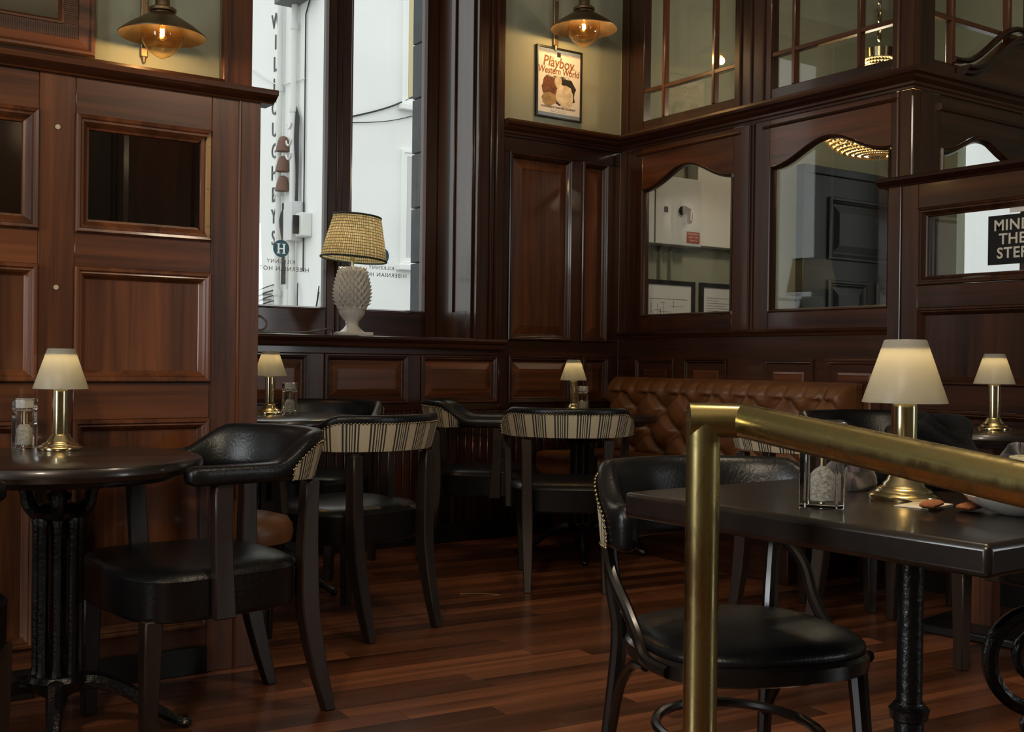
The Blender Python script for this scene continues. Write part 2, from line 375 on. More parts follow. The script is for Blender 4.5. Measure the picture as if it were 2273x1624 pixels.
CORNL = [(w_,v-.036) for w_,v in CORN]

# ------------------------------------------------------------------ floor
floor = MB().box(-3.6,7.5,-4.6,5.5,-.12,-.006).obj('floor', plain('floor_underlay',(0.05,0.018,0.008),0.4,var=0.3,vscale=5)); floor['kind']='structure'
FA = math.radians(-4.5); ca,sa = math.cos(FA),math.sin(FA)
PW = 0.088
def plank_region():
    k = 0; y = -1.1
    cx0, cy0 = 2.4, 3.2
    v = -2.55
    while v < 2.55:
        u = -2.6 - random.random()*0.9
        while u < 2.75:
            L = 0.75+random.random()*1.1
            u0,u1 = max(u,-2.35),min(u+L,2.6)
            if u1-u0 > 0.05:
                pts = [(u0+.0006,v+.0006),(u1-.0006,v+.0006),(u1-.0006,v+PW-.0006),(u0+.0006,v+PW-.0006)]
                wp = [(cx0+a*ca-b*sa, cy0+a*sa+b*ca) for a,b in pts]
                mx = sum(p[0] for p in wp)/4; my = sum(p[1] for p in wp)/4
                if my < 5.52 and mx < 4.62 and my > 0.9 and not (my > 5.3 and mx < 1.0):
                    yield (u0,u1,v); k += 1
            u += L
        v += PW
_meshes = {}
for (u0,u1,v) in plank_region():
    if random.random() < 0.0: continue
    mb = MB().box(0,u1-u0-.0012,0,PW-.0012,-.006,0)
    o = mb.obj('plank', PLANK, floor)
    o.location = (2.4+u0*ca-v*sa, 3.2+u0*sa+v*ca, 0); o.rotation_euler = (0,0,FA)
# ------------------------------------------------------------------ shell out of view
ceiling = MB().box(-3.6,7.5,-4.6,5.96,3.9,4.0).obj('ceiling',CEIL); ceiling['kind']='structure'
wl = MB().box(-3.6,-3.5,-4.6,5.5,-.12,3.9).obj('wall_left',DIMW); wl['kind']='structure'
wb = MB().box(-3.5,7.5,-4.6,-4.5,-.12,3.9).obj('wall_back',DIMW); wb['kind']='structure'
wfr = MB().box(7.4,7.5,-4.5,4.25,-.12,3.9).box(7.4,7.5,5.0,5.5,-.12,3.9).box(7.4,7.5,4.25,5.0,2.75,3.9).obj('wall_far_right',GREEN); wfr['kind']='structure'

# ------------------------------------------------------------------ window wall
TW = lambda u,v,w_: (u, 5.48-w_, v)
wall = struct('wall_front')
MB().box(-3.5,2.15,5.50,5.96,-.12,3.9).box(3.54,7.5,5.50,5.96,-.12,3.9).box(2.15,3.54,5.50,5.96,-.12,1.09).box(2.15,3.54,5.50,5.96,3.5,3.9).obj('masonry',EXTW,wall)
tb(TW,-3.5,2.01,2.385,3.9,-.02,-.005,'plaster',GREEN,wall,0)
tb(TW,3.70,4.60,2.42,3.9,-.02,-.005,'plaster',GREEN,wall,0)
tb(TW,4.60,7.4,0.0,3.9,-.02,0.0,'vestibule_plaster',GREEN,wall,0)
def row(T, xs, vB, v0, v1, vT, mst, mra, mmo, mpa, par, **k):
    uL,uR = xs[0],xs[-1]; ps = [(xs[i],xs[i+1]) for i in range(1,len(xs)-2,2)]
    tb(T,uL,uR,vB,v0,-.02,0,'rail',mra,par); tb(T,uL,uR,v1,vT,-.02,0,'rail',mra,par)
    ed = [uL]+[e for p in ps for e in p]+[uR]
    for i in range(0,len(ed),2): tb(T,ed[i],ed[i+1],v0,v1,-.02,0,'stile',mst,par)
    for a,b in ps: raised(T,a,b,v0,v1,mmo,mpa,par,**k)
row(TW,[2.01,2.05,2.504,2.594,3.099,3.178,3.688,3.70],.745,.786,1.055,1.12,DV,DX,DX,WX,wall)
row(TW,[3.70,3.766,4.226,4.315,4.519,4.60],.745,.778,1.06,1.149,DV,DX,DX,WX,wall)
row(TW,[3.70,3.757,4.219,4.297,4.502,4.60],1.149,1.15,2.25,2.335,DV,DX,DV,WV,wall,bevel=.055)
# left stretch of the wall, mostly behind the partition
tb(TW,-3.5,2.01,0,2.30,-.02,-.004,'backing',DV,wall,0)
for a in (0.35,0.92,1.49): raised(TW,a,a+.46,1.15,2.25,DV,WV,wall)
for a in (0.35,0.92,1.49): raised(TW,a,a+.46,.60,1.06,DX,WX,wall)
mould(TW,-3.5,2.01,CORNL,'dado_cap',DX,wall); mould(TW,3.70,4.60,CORN,'dado_cap',DX,wall)
# tongue and groove boards under the panels
for i in range(51):
    x0 = 2.012+i*.0505
    tb(TW,x0,x0+.047,.1,.745,-.018,-.002,'board',DV,wall,.004)
MB().tbox(TW,-3.5,4.6,0,.745,-.02,-.017).obj('board_backing',SKIRT,wall)
bb = tb(TW,-3.5,4.60,0,.1,-.02,.014,'baseboard_front',SKIRT,None,.006); bb['kind']='structure'
# sill
MB().rings([[TW(u,v,w_) for w_,v in [(-.46,1.09),(.045,1.09),(.05,1.098),(.055,1.115),(.07,1.125),(.078,1.136),(.075,1.148),(.065,1.152),(-.46,1.152)]] for u in (1.99,3.71)]).obj('trim_1',DX,None)['kind']='structure'
# casings
cas = struct('trim_2')
tb(TW,2.013,2.168,1.152,3.7,0,.028,'casing',WV,cas,.004); tb(TW,2.013,2.04,1.152,3.7,.028,.04,'casing_bead',WV,cas,.005)
for a,b,w_ in ((3.522,3.545,.03),(3.545,3.61,.016),(3.61,3.626,.028),(3.626,3.642,.02),(3.642,3.662,.042),(3.662,3.70,.034)):
    tb(TW,a,b,1.152,3.7,0,w_,'casing',DV,cas,.004)
TR = lambda u,v,w_: (3.52-w_, 5.49+u, v)
tb(TR,0,.39,1.152,3.5,-.01,0,'shutter_case',DV,cas,.002)
tb(TR,.0,.05,1.152,3.5,0,.012,'shutter_stile',DV,cas,.003); tb(TR,.20,.245,1.152,3.5,0,.012,'shutter_stile',DV,cas,.003)
tb(TR,.05,.20,1.152,1.31,0,.012,'shutter_rail',DV,cas,.003); tb(TR,.245,.39,1.152,3.5,0,.006,'shutter_leaf',DV,cas,.003)
TL = lambda u,v,w_: (2.17+w_, 5.49+u, v)
tb(TL,0,.39,1.152,3.5,-.01,0,'shutter_case',DV,cas,.002)
# window
win = struct('window_1')
YG = 5.93
TG = lambda u,v,w_: (u, YG-w_, v)
for a,b in ((2.18,2.293),(2.794,2.936),(3.437,3.525)): tb(TG,a,b,1.152,3.5,-.03,.045,'window_stile',DV,win,.004)
for a,b in ((2.293,2.794),(2.936,3.437)):
    tb(TG,a,b,1.152,1.305,-.03,.045,'window_rail',DX,win,.004); tb(TG,a,b,3.35,3.5,-.03,.045,'window_rail',DX,win,.004)
    frame(TG,a,b,1.305,3.35,[(0,.045),(0,.05),(.006,.052),(.014,.03),(.016,.006)],'glazing_bead',DV,win)
    tb(TG,a+.002,b-.002,1.305,3.35,-.003,.003,'pane',PANE,win,0)
tb(TG,2.845,2.856,1.152,3.5,.045,.056,'meeting_bead',DV,win,.003); tb(TG,2.878,2.886,1.152,3.5,.045,.05,'meeting_bead',DV,win,.002)

# ------------------------------------------------------------------ vestibule side wall
TV = lambda u,v,w_: (4.60-w_, 5.48-u, v)
vw = struct('wall_right')
def arch(t, zs=2.086, za=2.196): return zs+(za-zs)*(0.5+0.5*math.cos(PI*min(1,abs(t)*1.06)))
def arch_board(T,u0,u1,zs,za,vT,w0,w1,name,mat,par,n=32):
    mb = MB()
    for i in range(n):
        a,b = u0+(u1-u0)*i/n, u0+(u1-u0)*(i+1)/n
        za_,zb_ = arch(-1+2*i/n,zs,za),arch(-1+2*(i+1)/n,zs,za)
        vs = [T(u,v,w_) for w_ in (w0,w1) for u,v in ((a,za_),(b,zb_),(b,vT),(a,vT))]
        f = [(0,3,2,1),(4,5,6,7),(0,1,5,4),(2,3,7,6)]
        if i==0: f.append((3,0,4,7))
        if i==n-1: f.append((1,2,6,5))
        mb.add(vs,f)
    return mb.obj(name,mat,par)
def opening_path(u0,u1,v0,zs,za,n=32):
    return [(u0,v0),(u1,v0)]+[(u1+(u0-u1)*i/n, arch(1-2*i/n,zs,za)) for i in range(n+1)]
def path_frame(T,path,prof,name,mat,par):
    P=[Vector((a,b)) for a,b in path]; n=len(P); nr=[]
    for i in range(n):
        d0=(P[i]-P[i-1]).normalized(); d1=(P[(i+1)%n]-P[i]).normalized()
        n0=Vector((-d0.y,d0.x)); n1=Vector((-d1.y,d1.x)); m=(n0+n1); 
        m = m/max(0.5,m.length_squared/2) if m.length_squared>1e-6 else n0
        nr.append(m)
    rs=[[T(P[i].x+nr[i].x*ins,P[i].y+nr[i].y*ins,w_) for i in range(n)] for ins,w_ in prof]
    return MB().rings(rs,False,False).obj(name,mat,par,smooth=True,angle=0.5)
def poly_pane(T,path,w0,w1,name,mat,par):
    return MB().rings([[T(a,b,w0) for a,b in path],[T(a,b,w1) for a,b in path]]).obj(name,mat,par)
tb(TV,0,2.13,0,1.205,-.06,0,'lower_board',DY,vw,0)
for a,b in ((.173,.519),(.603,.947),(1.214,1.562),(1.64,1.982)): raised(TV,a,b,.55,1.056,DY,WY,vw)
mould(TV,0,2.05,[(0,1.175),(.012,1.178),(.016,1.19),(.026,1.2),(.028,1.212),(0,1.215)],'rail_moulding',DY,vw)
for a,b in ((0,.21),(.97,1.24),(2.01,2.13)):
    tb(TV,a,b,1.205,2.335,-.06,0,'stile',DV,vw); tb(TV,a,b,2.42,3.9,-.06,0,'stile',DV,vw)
for u in (.06,1.10,1.125,2.05): MB().tube([TV(u,1.215,.002),TV(u,2.33,.002)],.008,8).obj('bead',DV,vw,smooth=True)
for u in (.07,1.02,1.10,1.19,2.05): MB().tube([TV(u,2.42,.002),TV(u,3.9,.002)],.008,8).obj('bead',DV,vw,smooth=True)
MB().tube([TV(2.128,1.2,.0),TV(2.128,2.30,.0)],.011,10).obj('corner_bead',DV,vw,smooth=True)
OPP = [(0,0.004),(.004,.009),(.010,.006),(.016,-.004),(.018,-.02),(.018,-.03)]
for a,b in ((.21,.97),(1.24,2.01)):
    tb(TV,a,b,1.205,1.304,-.06,0,'rail',DY,vw); arch_board(TV,a,b,2.086,2.196,2.335,-.06,0,'arched_rail',WY,vw)
    p = opening_path(a,b,1.304,2.086,2.196)
    path_frame(TV,p,OPP,'moulding',DV,vw)
    poly_pane(TV,[(x,y) for x,y in p],-.034,-.028,'pane',PANE,vw)
    mould(TV,a-.05,b+.05,[(0,2.29),(.006,2.292),(.01,2.30),(.006,2.308),(0,2.31)],'moulding',DY,vw)
mould(TV,0,2.13,CORN,'cornice',DY,vw,m1=1)
for a,b,m1,m2 in ((.205,.98,.38,.798),(1.24,2.01,1.388,1.808)):
    tb(TV,a,b,2.42,2.50,-.05,-.004,'rail',DY,vw); tb(TV,a,b,2.671,2.695,-.045,-.006,'glazing_bar',WY,vw); tb(TV,a,b,3.30,3.325,-.045,-.006,'glazing_bar',WY,vw); tb(TV,a,b,3.6,3.9,-.05,-.004,'rail',DY,vw)
    for m_ in (m1,m2): tb(TV,m_-.0125,m_+.0125,2.5,3.6,-.045,-.003,'glazing_bar',WV,vw,.005)
    for ua,ub in ((a,m1),(m1,m2),(m2,b)):
        for va,vb in ((2.5,2.68),(2.68,3.31),(3.31,3.6)): tb(TV,ua,ub,va,vb,-.030,-.026,'pane',PANE,vw,0)
# ------------------------------------------------------------------ vestibule entrance side
TF = lambda u,v,w_: (4.60+u, 3.35-w_, v)
ve = struct('wall_entrance')
tb(TF,.061,.217,0,2.335,-.06,0,'corner_post',DV,ve,.003); tb(TF,.061,.165,2.42,3.9,-.06,0,'corner_post',DV,ve,.003)
tb(TF,1.0,2.8,0,2.335,-.06,0,'boarding',DV,ve); tb(TF,1.0,2.8,2.42,3.9,-.06,0,'boarding',DV,ve)
tb(TF,.217,1.0,1.87,1.95,-.06,0,'transom',DX,ve); arch_board(TF,.217,.90,2.08,2.178,2.335,-.06,0,'arched_rail',DX,ve)
tb(TF,.90,1.0,1.95,2.335,-.06,0,'stile',DV,ve)
p = opening_path(.217,.90,1.95,2.08,2.178); path_frame(TF,p,[(0,.006),(.006,.014),(.02,.01),(.03,-.004),(.034,-.02)],'moulding',DV,ve); poly_pane(TF,p,-.034,-.028,'pane',PANE,ve)
mould(TF,0,2.8,CORN,'cornice',DX,ve,m0=-1)
mould(TF,.2,2.0,[(0,2.26),(.014,2.262),(.02,2.275),(.016,2.29),(0,2.295)],'moulding',DX,ve)
tb(TF,.165,1.0,2.42,2.5,-.05,-.004,'rail',DX,ve); tb(TF,.165,1.0,2.71,2.735,-.045,-.006,'glazing_bar',WX,ve); tb(TF,.165,1.0,3.6,3.9,-.05,-.004,'rail',DX,ve)
for m_ in (.322,.80): tb(TF,m_-.0125,m_+.0125,2.5,3.6,-.045,-.003,'glazing_bar',WV,ve,.005)
for ua,ub in ((.165,.322),(.322,.80),(.80,1.0)):
    for va,vb in ((2.5,2.72),(2.72,3.6)): tb(TF,ua,ub,va,vb,-.030,-.026,'pane',PANE,ve,0)
# swan-neck pediment on the cornice
def ped(u): return 2.43+.23*ss(.36,.86,u)
pb = MB(); n=24
for i in range(n):
    a,b=.34+.75*i/n,.34+.75*(i+1)/n
    vs=[TF(u,v,w_) for w_ in (.0,.03) for u,v in ((a,2.424),(b,2.424),(b,ped(b)),(a,ped(a)))]
    pb.add(vs,[(0,3,2,1),(4,5,6,7),(0,1,5,4),(2,3,7,6)])
pb.obj('pediment_board',DX,ve)
rs=[]
for i in range(n+1):
    u=.34+.75*i/n; v=ped(u); rs.append([TF(u,v+dv,w_) for w_,dv in ((0,0),(.035,0),(.04,.012),(.055,.02),(.058,.034),(.075,.045),(.075,.058),(0,.058))])
MB().rings(rs).obj('pediment_moulding',DX,ve,smooth=True,angle=0.5)
rs=[]
for i in range(n+1):
    u=.30+.62*i/n; v=ped(u)+.075+.01*i/n; rs.append([TF(u,v+dv,w_) for w_,dv in ((0,0),(.02,0),(.03,.012),(.03,.022),(.014,.03),(0,.03))])
MB().rings(rs).obj('pediment_bead',DX,ve,smooth=True,angle=0.5)

WV0,WX0,WY0 = WV,WX,WY
# ------------------------------------------------------------------ low partitions
def partition(T, name, label, bare, bays, L):
    R = thing(name,label,'partition'); WV,WX,WY = (WV0,WX0,WY0) if bare else (DV,DX,DY)  # right partition: same joinery, its shade put into a darker wood colour
    ed = [.072]+[e for q in bays for e in q]+[L]
    for a,b in [(0,.069)]+[(ed[i],ed[i+1]) for i in range(0,len(ed),2)]: tb(T,a,b,0,1.872,-.05,.003 if a==0 else 0,'stile',WV,R,.002)
    MB().tube([T(.0705,.0,.003),T(.0705,1.868,.003)],.005,8).obj('bead',WV,R,smooth=True)
    for a,b in bays:
        wh = WX if 'left' in name or bare else WY
        for v0,v1 in ((0,.15),(.827,.943),(1.295,1.399),(1.758,1.872)): tb(T,a,b,v0,v1,-.05,0,'rail',wh,R,.002)
        sk = (3,) if bare and a==.165 else ()
        frame(T,a,b,1.399,1.758,[(0,0),(0,.010),(.004,.015),(.012,.013),(.016,.008),(.022,.008),(.036,-.010),(.042,-.012),(.044,-.02)],'moulding',WV,R,skip=sk)
        tb(T,a+.03,b-.03,1.429,1.728,-.027,-.022,'glass_pane',SHADEPANE if bare else PANE,R,0)
        if sk:
            tb(T,a+.001,a+.016,1.40,1.757,-.03,-.004,'raw_batten',PALE,R,.001); tb(T,a+.016,a+.032,1.41,1.747,-.03,-.014,'raw_rebate',WV,R,.001)
            for v in (1.45,1.57,1.71): MB().tube([T(a+.009,v,-.005),T(a+.009,v,-.0025)],.004,8).obj('screw',NAIL,R)
        flat_panel(T,a,b,.943,1.295,WV,WV,R); flat_panel(T,a,b,.15,.827,WV,WV,R)
        tb(T,a,b,0,.09,0,.012,'skirting',SKIRT,R,.003)
    for u in [(bays[i][1]+bays[i+1][0])/2 for i in range(len(bays)-1)]:
        for v in (1.71,1.228): MB().tube([T(u,v,-.002),T(u,v,.004)],.0075,10).obj('screw_cap',SCREWC,R,smooth=True)
    MB().rings([[T(u,v,w_) for w_,v in [(-.06,1.870),(.012,1.870),(.016,1.876),(.03,1.879),(.042,1.888),(.052,1.893),(.054,1.904),(.05,1.910),(-.10,1.910),(-.104,1.904),(-.102,1.893),(-.08,1.885),(-.07,1.876)]] for u in (-.042,L)]).obj('ledge',wh,R,smooth=True,angle=0.5)
    return R
partition(lambda u,v,w_: (1.462-u,3.60-w_,v),'panelled_partition','tall mahogany panelled partition with small dark panes beside the left round table',True,((.165,.59),(.695,1.12),(1.225,1.65)),1.76)
partition(lambda u,v,w_: (4.55-w_,3.44-u,v),'panelled_partition','panelled partition, wood colour darkened for shade, with a glazed slot showing the MIND THE STEP sign',False,((.165,.93),(1.04,1.80)),1.96)
# ------------------------------------------------------------------ striped tub armchair (faces +Y locally)
def tub_path(yf=.14, a=.285, b=.25, yc=-.05, n=40):
    P=[]
    for k in range(6): P.append((-a, yf+(yc-yf)*k/6, 0.0))
    for k in range(n+1):
        ph=PI*k/n; P.append((-a*math.cos(ph), yc-b*math.sin(ph), min(ph,PI-ph)))
    for k in range(1,7): P.append((a, yc+(yf-yc)*k/6, 0.0))
    return P
def norms(P):
    out=[]; n=len(P)
    for i in range(n):
        a=P[max(0,i-1)]; b=P[min(n-1,i+1)]; t=Vector((b[0]-a[0],b[1]-a[1])).normalized(); out.append(Vector((-t.y,t.x)) if False else Vector((t.y*-1,t.x))*-1)
    return out
def spow(x,e): return math.copysign(abs(x)**e,x)
def tub_back(P, ftop, fbot, fth, flean, parent, leather, trim_bottom=False, slant=.24):
    NR=norms(P)   # outward normals
    # make sure they point outwards
    c=Vector((0,-.02))
    for i in range(len(P)):
        if NR[i].dot(Vector((P[i][0],P[i][1]))-c)<0: NR[i]=-NR[i]
    K=18; rs=[]
    def ring(i,sc=1.0,ext=0.0):
        x,y,ph=P[i]; nr=NR[i]; top,bot,th,ln=ftop(ph),fbot(ph),fth(ph),flean(ph)
        mid=(top+bot)/2; h=(top-bot)/2*sc; r=[]
        t=Vector((P[min(i+1,len(P)-1)][0]-P[max(i-1,0)][0],P[min(i+1,len(P)-1)][1]-P[max(i-1,0)][1])).normalized()
        for k in range(K):
            a=2*PI*k/K; nn=th/2*sc*spow(math.cos(a),.6); zz=mid+h*spow(math.sin(a),.55)
            off=nn+ln*max(0,(zz-bot)/(top-bot))
            r.append((x+nr.x*off+t.x*ext, y+nr.y*off+t.y*ext, zz))
        return r
    n=len(P)
    rs=[ring(0,.45,-.022),ring(0,.8,-.014)]+[ring(i) for i in range(n)]+[ring(n-1,.8,.014),ring(n-1,.45,.022)]
    parent=MB().rings(rs).obj('backrest',leather,parent,smooth=True,angle=1.2)
    # striped outer cover
    s=0; vs=[];fs=[];uv=[];nails=[]; M=5; prev=None; cols=[]
    for i in range(n):
        x,y,ph=P[i]
        if i: s+=math.hypot(x-P[i-1][0],y-P[i-1][1])
        top,bot,th,ln=ftop(ph),fbot(ph),fth(ph),flean(ph)
        v0=bot+.004; v1=min(top-.030, v0+.15*(ph-slant)/.36)
        if v1-v0<.012: cols.append(None); continue
        col=[]
        for m in range(M+1):
            z=v0+(v1-v0)*m/M; f=(z-bot)/(top-bot)
            off=th/2*(1.0 if 0<m<M else .97)+.004+ln*max(0,f)
            col.append(((x+NR[i].x*off,y+NR[i].y*off,z),(s,z)))
        cols.append(col)
    mb=MB(); uvs=[]
    idx={}
    for i,cn in enumerate(cols):
        if cn is None: continue
        idx[i]=len(mb.v); mb.v+=[q[0] for q in cn]; uvs+=[q[1] for q in cn]
    for i in range(n-1):
        if i in idx and i+1 in idx:
            for m in range(M): mb.f.append((idx[i]+m,idx[i+1]+m,idx[i+1]+m+1,idx[i]+m+1))
    me=mb.mesh('striped_cover'); shade(me,True,1.2); me.materials.append(STRIPE)
    ul=me.uv_layers.new(name='UVMap')
    for lp in me.loops: ul.data[lp.index].uv=uvs[lp.vertex_index]
    link('striped_cover',me,parent,label='cream and charcoal striped outer cover')
    # nailheads along the cover's edge
    ks=sorted(idx); line=[cols[k][M][0] for k in ks]
    line=[tuple(Vector(cols[ks[0]][0][0])*(1-j/4)+Vector(line[0])*j/4) for j in range(4)]+line+[tuple(Vector(line[-1])*(1-j/4)+Vector(cols[ks[-1]][0][0])*j/4) for j in range(1,5)]
    lines=[line]
    if trim_bottom: lines.append([cols[k][0][0] for k in ks])
    nb=MB()
    for ln_ in lines:
        acc=0; nb.octa(ln_[0],.0056)
        for a,b in zip(ln_,ln_[1:]):
            a=Vector(a);b=Vector(b); d=(b-a).length; q=.0145-acc
            while q<=d: nb.octa(a+(b-a)*(q/d),.0056); q+=.0145
            acc=(acc+d)%.0145
    nb.obj('nailhead_trim',NAIL,parent,smooth=True,angle=3.0,kind='stuff')
def rise(ph): return ss(.12,.72,ph)
def seat_mesh(a,b,yc,levels,ex=.5,n=36,flare=.06):
    rs=[]
    for z,s in levels:
        r=[]
        for k in range(n):
            t=2*PI*k/n; x=a*s*spow(math.cos(t),ex); y=b*s*spow(math.sin(t),ex)
            r.append((x*(1+flare*y/b),yc+y,z))
        rs.append(r)
    return MB().rings(rs)
def make_armchair():
    R=thing('armchair','x','armchair')
    seat_mesh(.262,.25,.015,[(.335,.95),(.34,.985),(.35,1),(.438,1),(.444,1.008),(.449,.998),(.460,.97),(.470,.90),(.477,.72),(.482,.4),(.483,.05)]).obj('seat',BLACKL,R,smooth=True,angle=0.7)
    for s in (-1,1):
        MB().rect_loft([(s*.172,-.338,0,.034,.036),(s*.174,-.308,.10,.041,.044),(s*.176,-.280,.21,.047,.052),(s*.178,-.263,.30,.05,.056),(s*.18,-.257,.38,.05,.056),(s*.182,-.256,.50,.048,.05),(s*.184,-.258,.60,.046,.045),(s*.186,-.26,.675,.046,.042)]).obj('leg',CHW,R,bevel=.004,segs=1)
        MB().rect_loft([(s*.205,.222,0,.036,.036),(s*.208,.22,.2,.045,.045),(s*.21,.218,.345,.05,.05)]).obj('leg',CHW,R,bevel=.004,segs=1)
        MB().rect_loft([(s*.270,.045,.335,.032,.062),(s*.272,.05,.45,.034,.054),(s*.277,.058,.58,.036,.05),(s*.283,.06,.70,.038,.054)]).obj('arm_post',CHW,R,bevel=.004,segs=1)
    P=tub_path()
    tub_back(P,lambda p:.742+.078*rise(p),lambda p:.690-.008*rise(p),lambda p:.062-.012*rise(p),lambda p:.035*rise(p),R,BLACKL)
    return R
armchair=make_armchair()
CH=[('black leather armchair with striped back facing the left round table by the partition',1.105,3.165,186),
    ('striped-back armchair in the middle of the floor, turned away towards the window',2.005,4.03,105),
    ('armchair with striped back squarely turned away, in front of the far round table',3.275,4.27,54),
    ('armchair behind the window-side round table, showing its black inside',2.36,5.11,-142),
    ('armchair side-on between the window wall and the far round table',3.31,4.99,-36),
    ('black armchair cut off at the left edge, only seat corner and leg in view',.24,2.95,30),
    ('striped-back armchair behind the brass rail, beside the tan banquette end',3.64,3.07,8),
    ('black armchair with its back against the dark corner behind the right lamp',4.185,3.19,-106),
    ('armchair at the right edge of the picture, tucked beside the square-column table',3.63,2.05,85)]
for i,(lb,x,y,a) in enumerate(CH):
    o = armchair if i==0 else copy_tree(armchair)
    o.location=(x,y,0); o.rotation_euler=(0,0,math.radians(a-90)); o['label']=lb; o['group']='striped tub armchairs'

# ------------------------------------------------------------------ bentwood armchair
def make_bentwood(x,y,a):
    R=thing('bentwood_chair','black bentwood armchair with round padded seat under the near square table','chair',(x,y,0),math.radians(a-90))
    ring=[]
    seat_mesh(.232,.225,0,[(.415,.97),(.42,1.0),(.445,1.0),(.452,.97)],ex=.75,n=48,flare=.05).obj('seat_ring',BENT,R,smooth=True,angle=0.7)
    seat_mesh(.22,.213,0,[(.45,1.0),(.458,1.025),(.466,1.02),(.476,.97),(.486,.84),(.491,.6),(.493,.05)],ex=.75,n=48,flare=.05).obj('seat_cushion',BLACKL,R,smooth=True,angle=0.9)
    for s in (-1,1):
        MB().tube([(s*.205,-.265,0),(s*.195,-.235,.2),(s*.185,-.205,.42),(s*.195,-.215,.52),(s*.205,-.222,.63),(s*.205,-.222,.68)],[.014,.017,.019,.018,.016,.015],10,smooth=4).obj('leg',BENT,R,smooth=True)
        MB().tube([(s*.185,.205,0),(s*.175,.185,.22),(s*.165,.165,.425)],[.014,.018,.021],10,smooth=4).obj('leg',BENT,R,smooth=True)
        MB().tube([(s*.15,-.235,.655),(s*.212,-.205,.63),(s*.232,-.14,.575),(s*.222,-.08,.51),(s*.222,-.02,.462),(s*.236,.05,.438),(s*.222,.12,.432)],.0135,10,smooth=6).obj('arm_loop',BENT,R,smooth=True)
        MB().tube([(s*.19,-.225,.22),(s*.20,-.16,.33),(s*.205,-.08,.395),(s*.215,.0,.412)],.011,8,smooth=5).obj('brace',BENT,R,smooth=True)
    n=28
    MB().tube([(.165*math.cos(2*PI*k/n),-.01+.19*math.sin(2*PI*k/n),.265) for k in range(n)],.011,8,closed=True).obj('stretcher_ring',BENT,R,smooth=True)
    P=[]
    m=44
    for k in range(m+1):
        ph=math.radians(-4)+(PI+math.radians(8))*k/m; P.append((-.255*math.cos(ph),-.03-.235*math.sin(ph),max(0.0,min(ph,PI-ph))))
    tub_back(P,lambda p:.735+.075*rise(p),lambda p:.640-.004*rise(p),lambda p:.05,lambda p:.03*rise(p),R,BLACKL,trim_bottom=True,slant=.02)
    return R
make_bentwood(1.735,1.66,-107)

# ------------------------------------------------------------------ tables
def top_disc(r,z,t=.04): return MB().lathe([(r-.02,z-t),(r-.006,z-t+.003),(r,z-t*.6),(r-.001,z-.012),(r-.006,z-.004),(r-.016,z)],64)
def iron_table(label,x,y,z,r,rz,rods=8,spread=.33):
    R=thing('iron_table',label,'table',(x,y,0),math.radians(rz),'round tables on iron pedestals')
    top_disc(r,z).obj('table_top',TBW,R,smooth=True,angle=0.5)
    MB().lathe([(r-.07,z-.058),(r-.06,z-.05),(r-.06,z-.039)],48).obj('table_apron',TBW,R,smooth=True,angle=0.5)
    for k in range(rods):
        a=2*PI*k/rods; c=(.052*math.cos(a),.052*math.sin(a))
        MB().lathe([(.0125,.17),(.016,.185),(.0115,.2),(.0115,.57),(.016,.585),(.0125,.60)],8,(c[0],c[1],0)).obj('column_rod',IRON,R,smooth=True)
    MB().lathe([(.028,.17),(.022,.3),(.022,.5),(.028,.60)],10).obj('column_core',IRON,R,smooth=True)
    MB().lathe([(.03,.115),(.055,.13),(.07,.15),(.078,.165),(.07,.178),(.04,.18)],16).obj('lower_collar',IRON,R,smooth=True)
    MB().lathe([(.04,.59),(.066,.595),(.074,.61),(.06,.625),(.04,.63)],16).obj('upper_collar',IRON,R,smooth=True)
    MB().lathe([(.012,.63),(.03,.64),(.034,.652),(.02,.663),(.008,.668),(.007,.678),(.002,.684)],12).obj('finial',IRON,R,smooth=True)
    MB().lathe([(.004,.07),(.02,.08),(.028,.10),(.02,.118)],12).obj('pendant_boss',IRON,R,smooth=True)
    for k in range(4):
        a=PI/4+PI/2*k; cx,sx=math.cos(a),math.sin(a)
        f=lambda q,zz:(cx*q,sx*q,zz)
        MB().tube([f(.05,.60),f(.075,.63),f(.085,.67),f(.12,.70),f(.2,z-.058)],[.02,.018,.016,.015,.013],8,smooth=4).obj('top_bracket',IRON,R,smooth=True)
        MB().tube([f(.05,.15),f(.1,.15),f(.18,.115),f(.25,.06),f(spread-.03,.03),f(spread,.018)],[.026,.024,.02,.016,.015,.018],8,smooth=4).obj('foot_leg',IRON,R,smooth=True)
        MB().ball(f(spread,.016),.02,10,6,.75).obj('foot',IRON,R,smooth=True)
    return R
iron_table('round dark table at the left edge against the mahogany partition',.737,3.175,.755,.37,30)
iron_table('round dark table beside the window wall, half hidden by the partition end',2.0,4.757,.77,.40,-12)
iron_table('small round table in the far corner before the tan banquette',3.756,4.758,.75,.40,10)
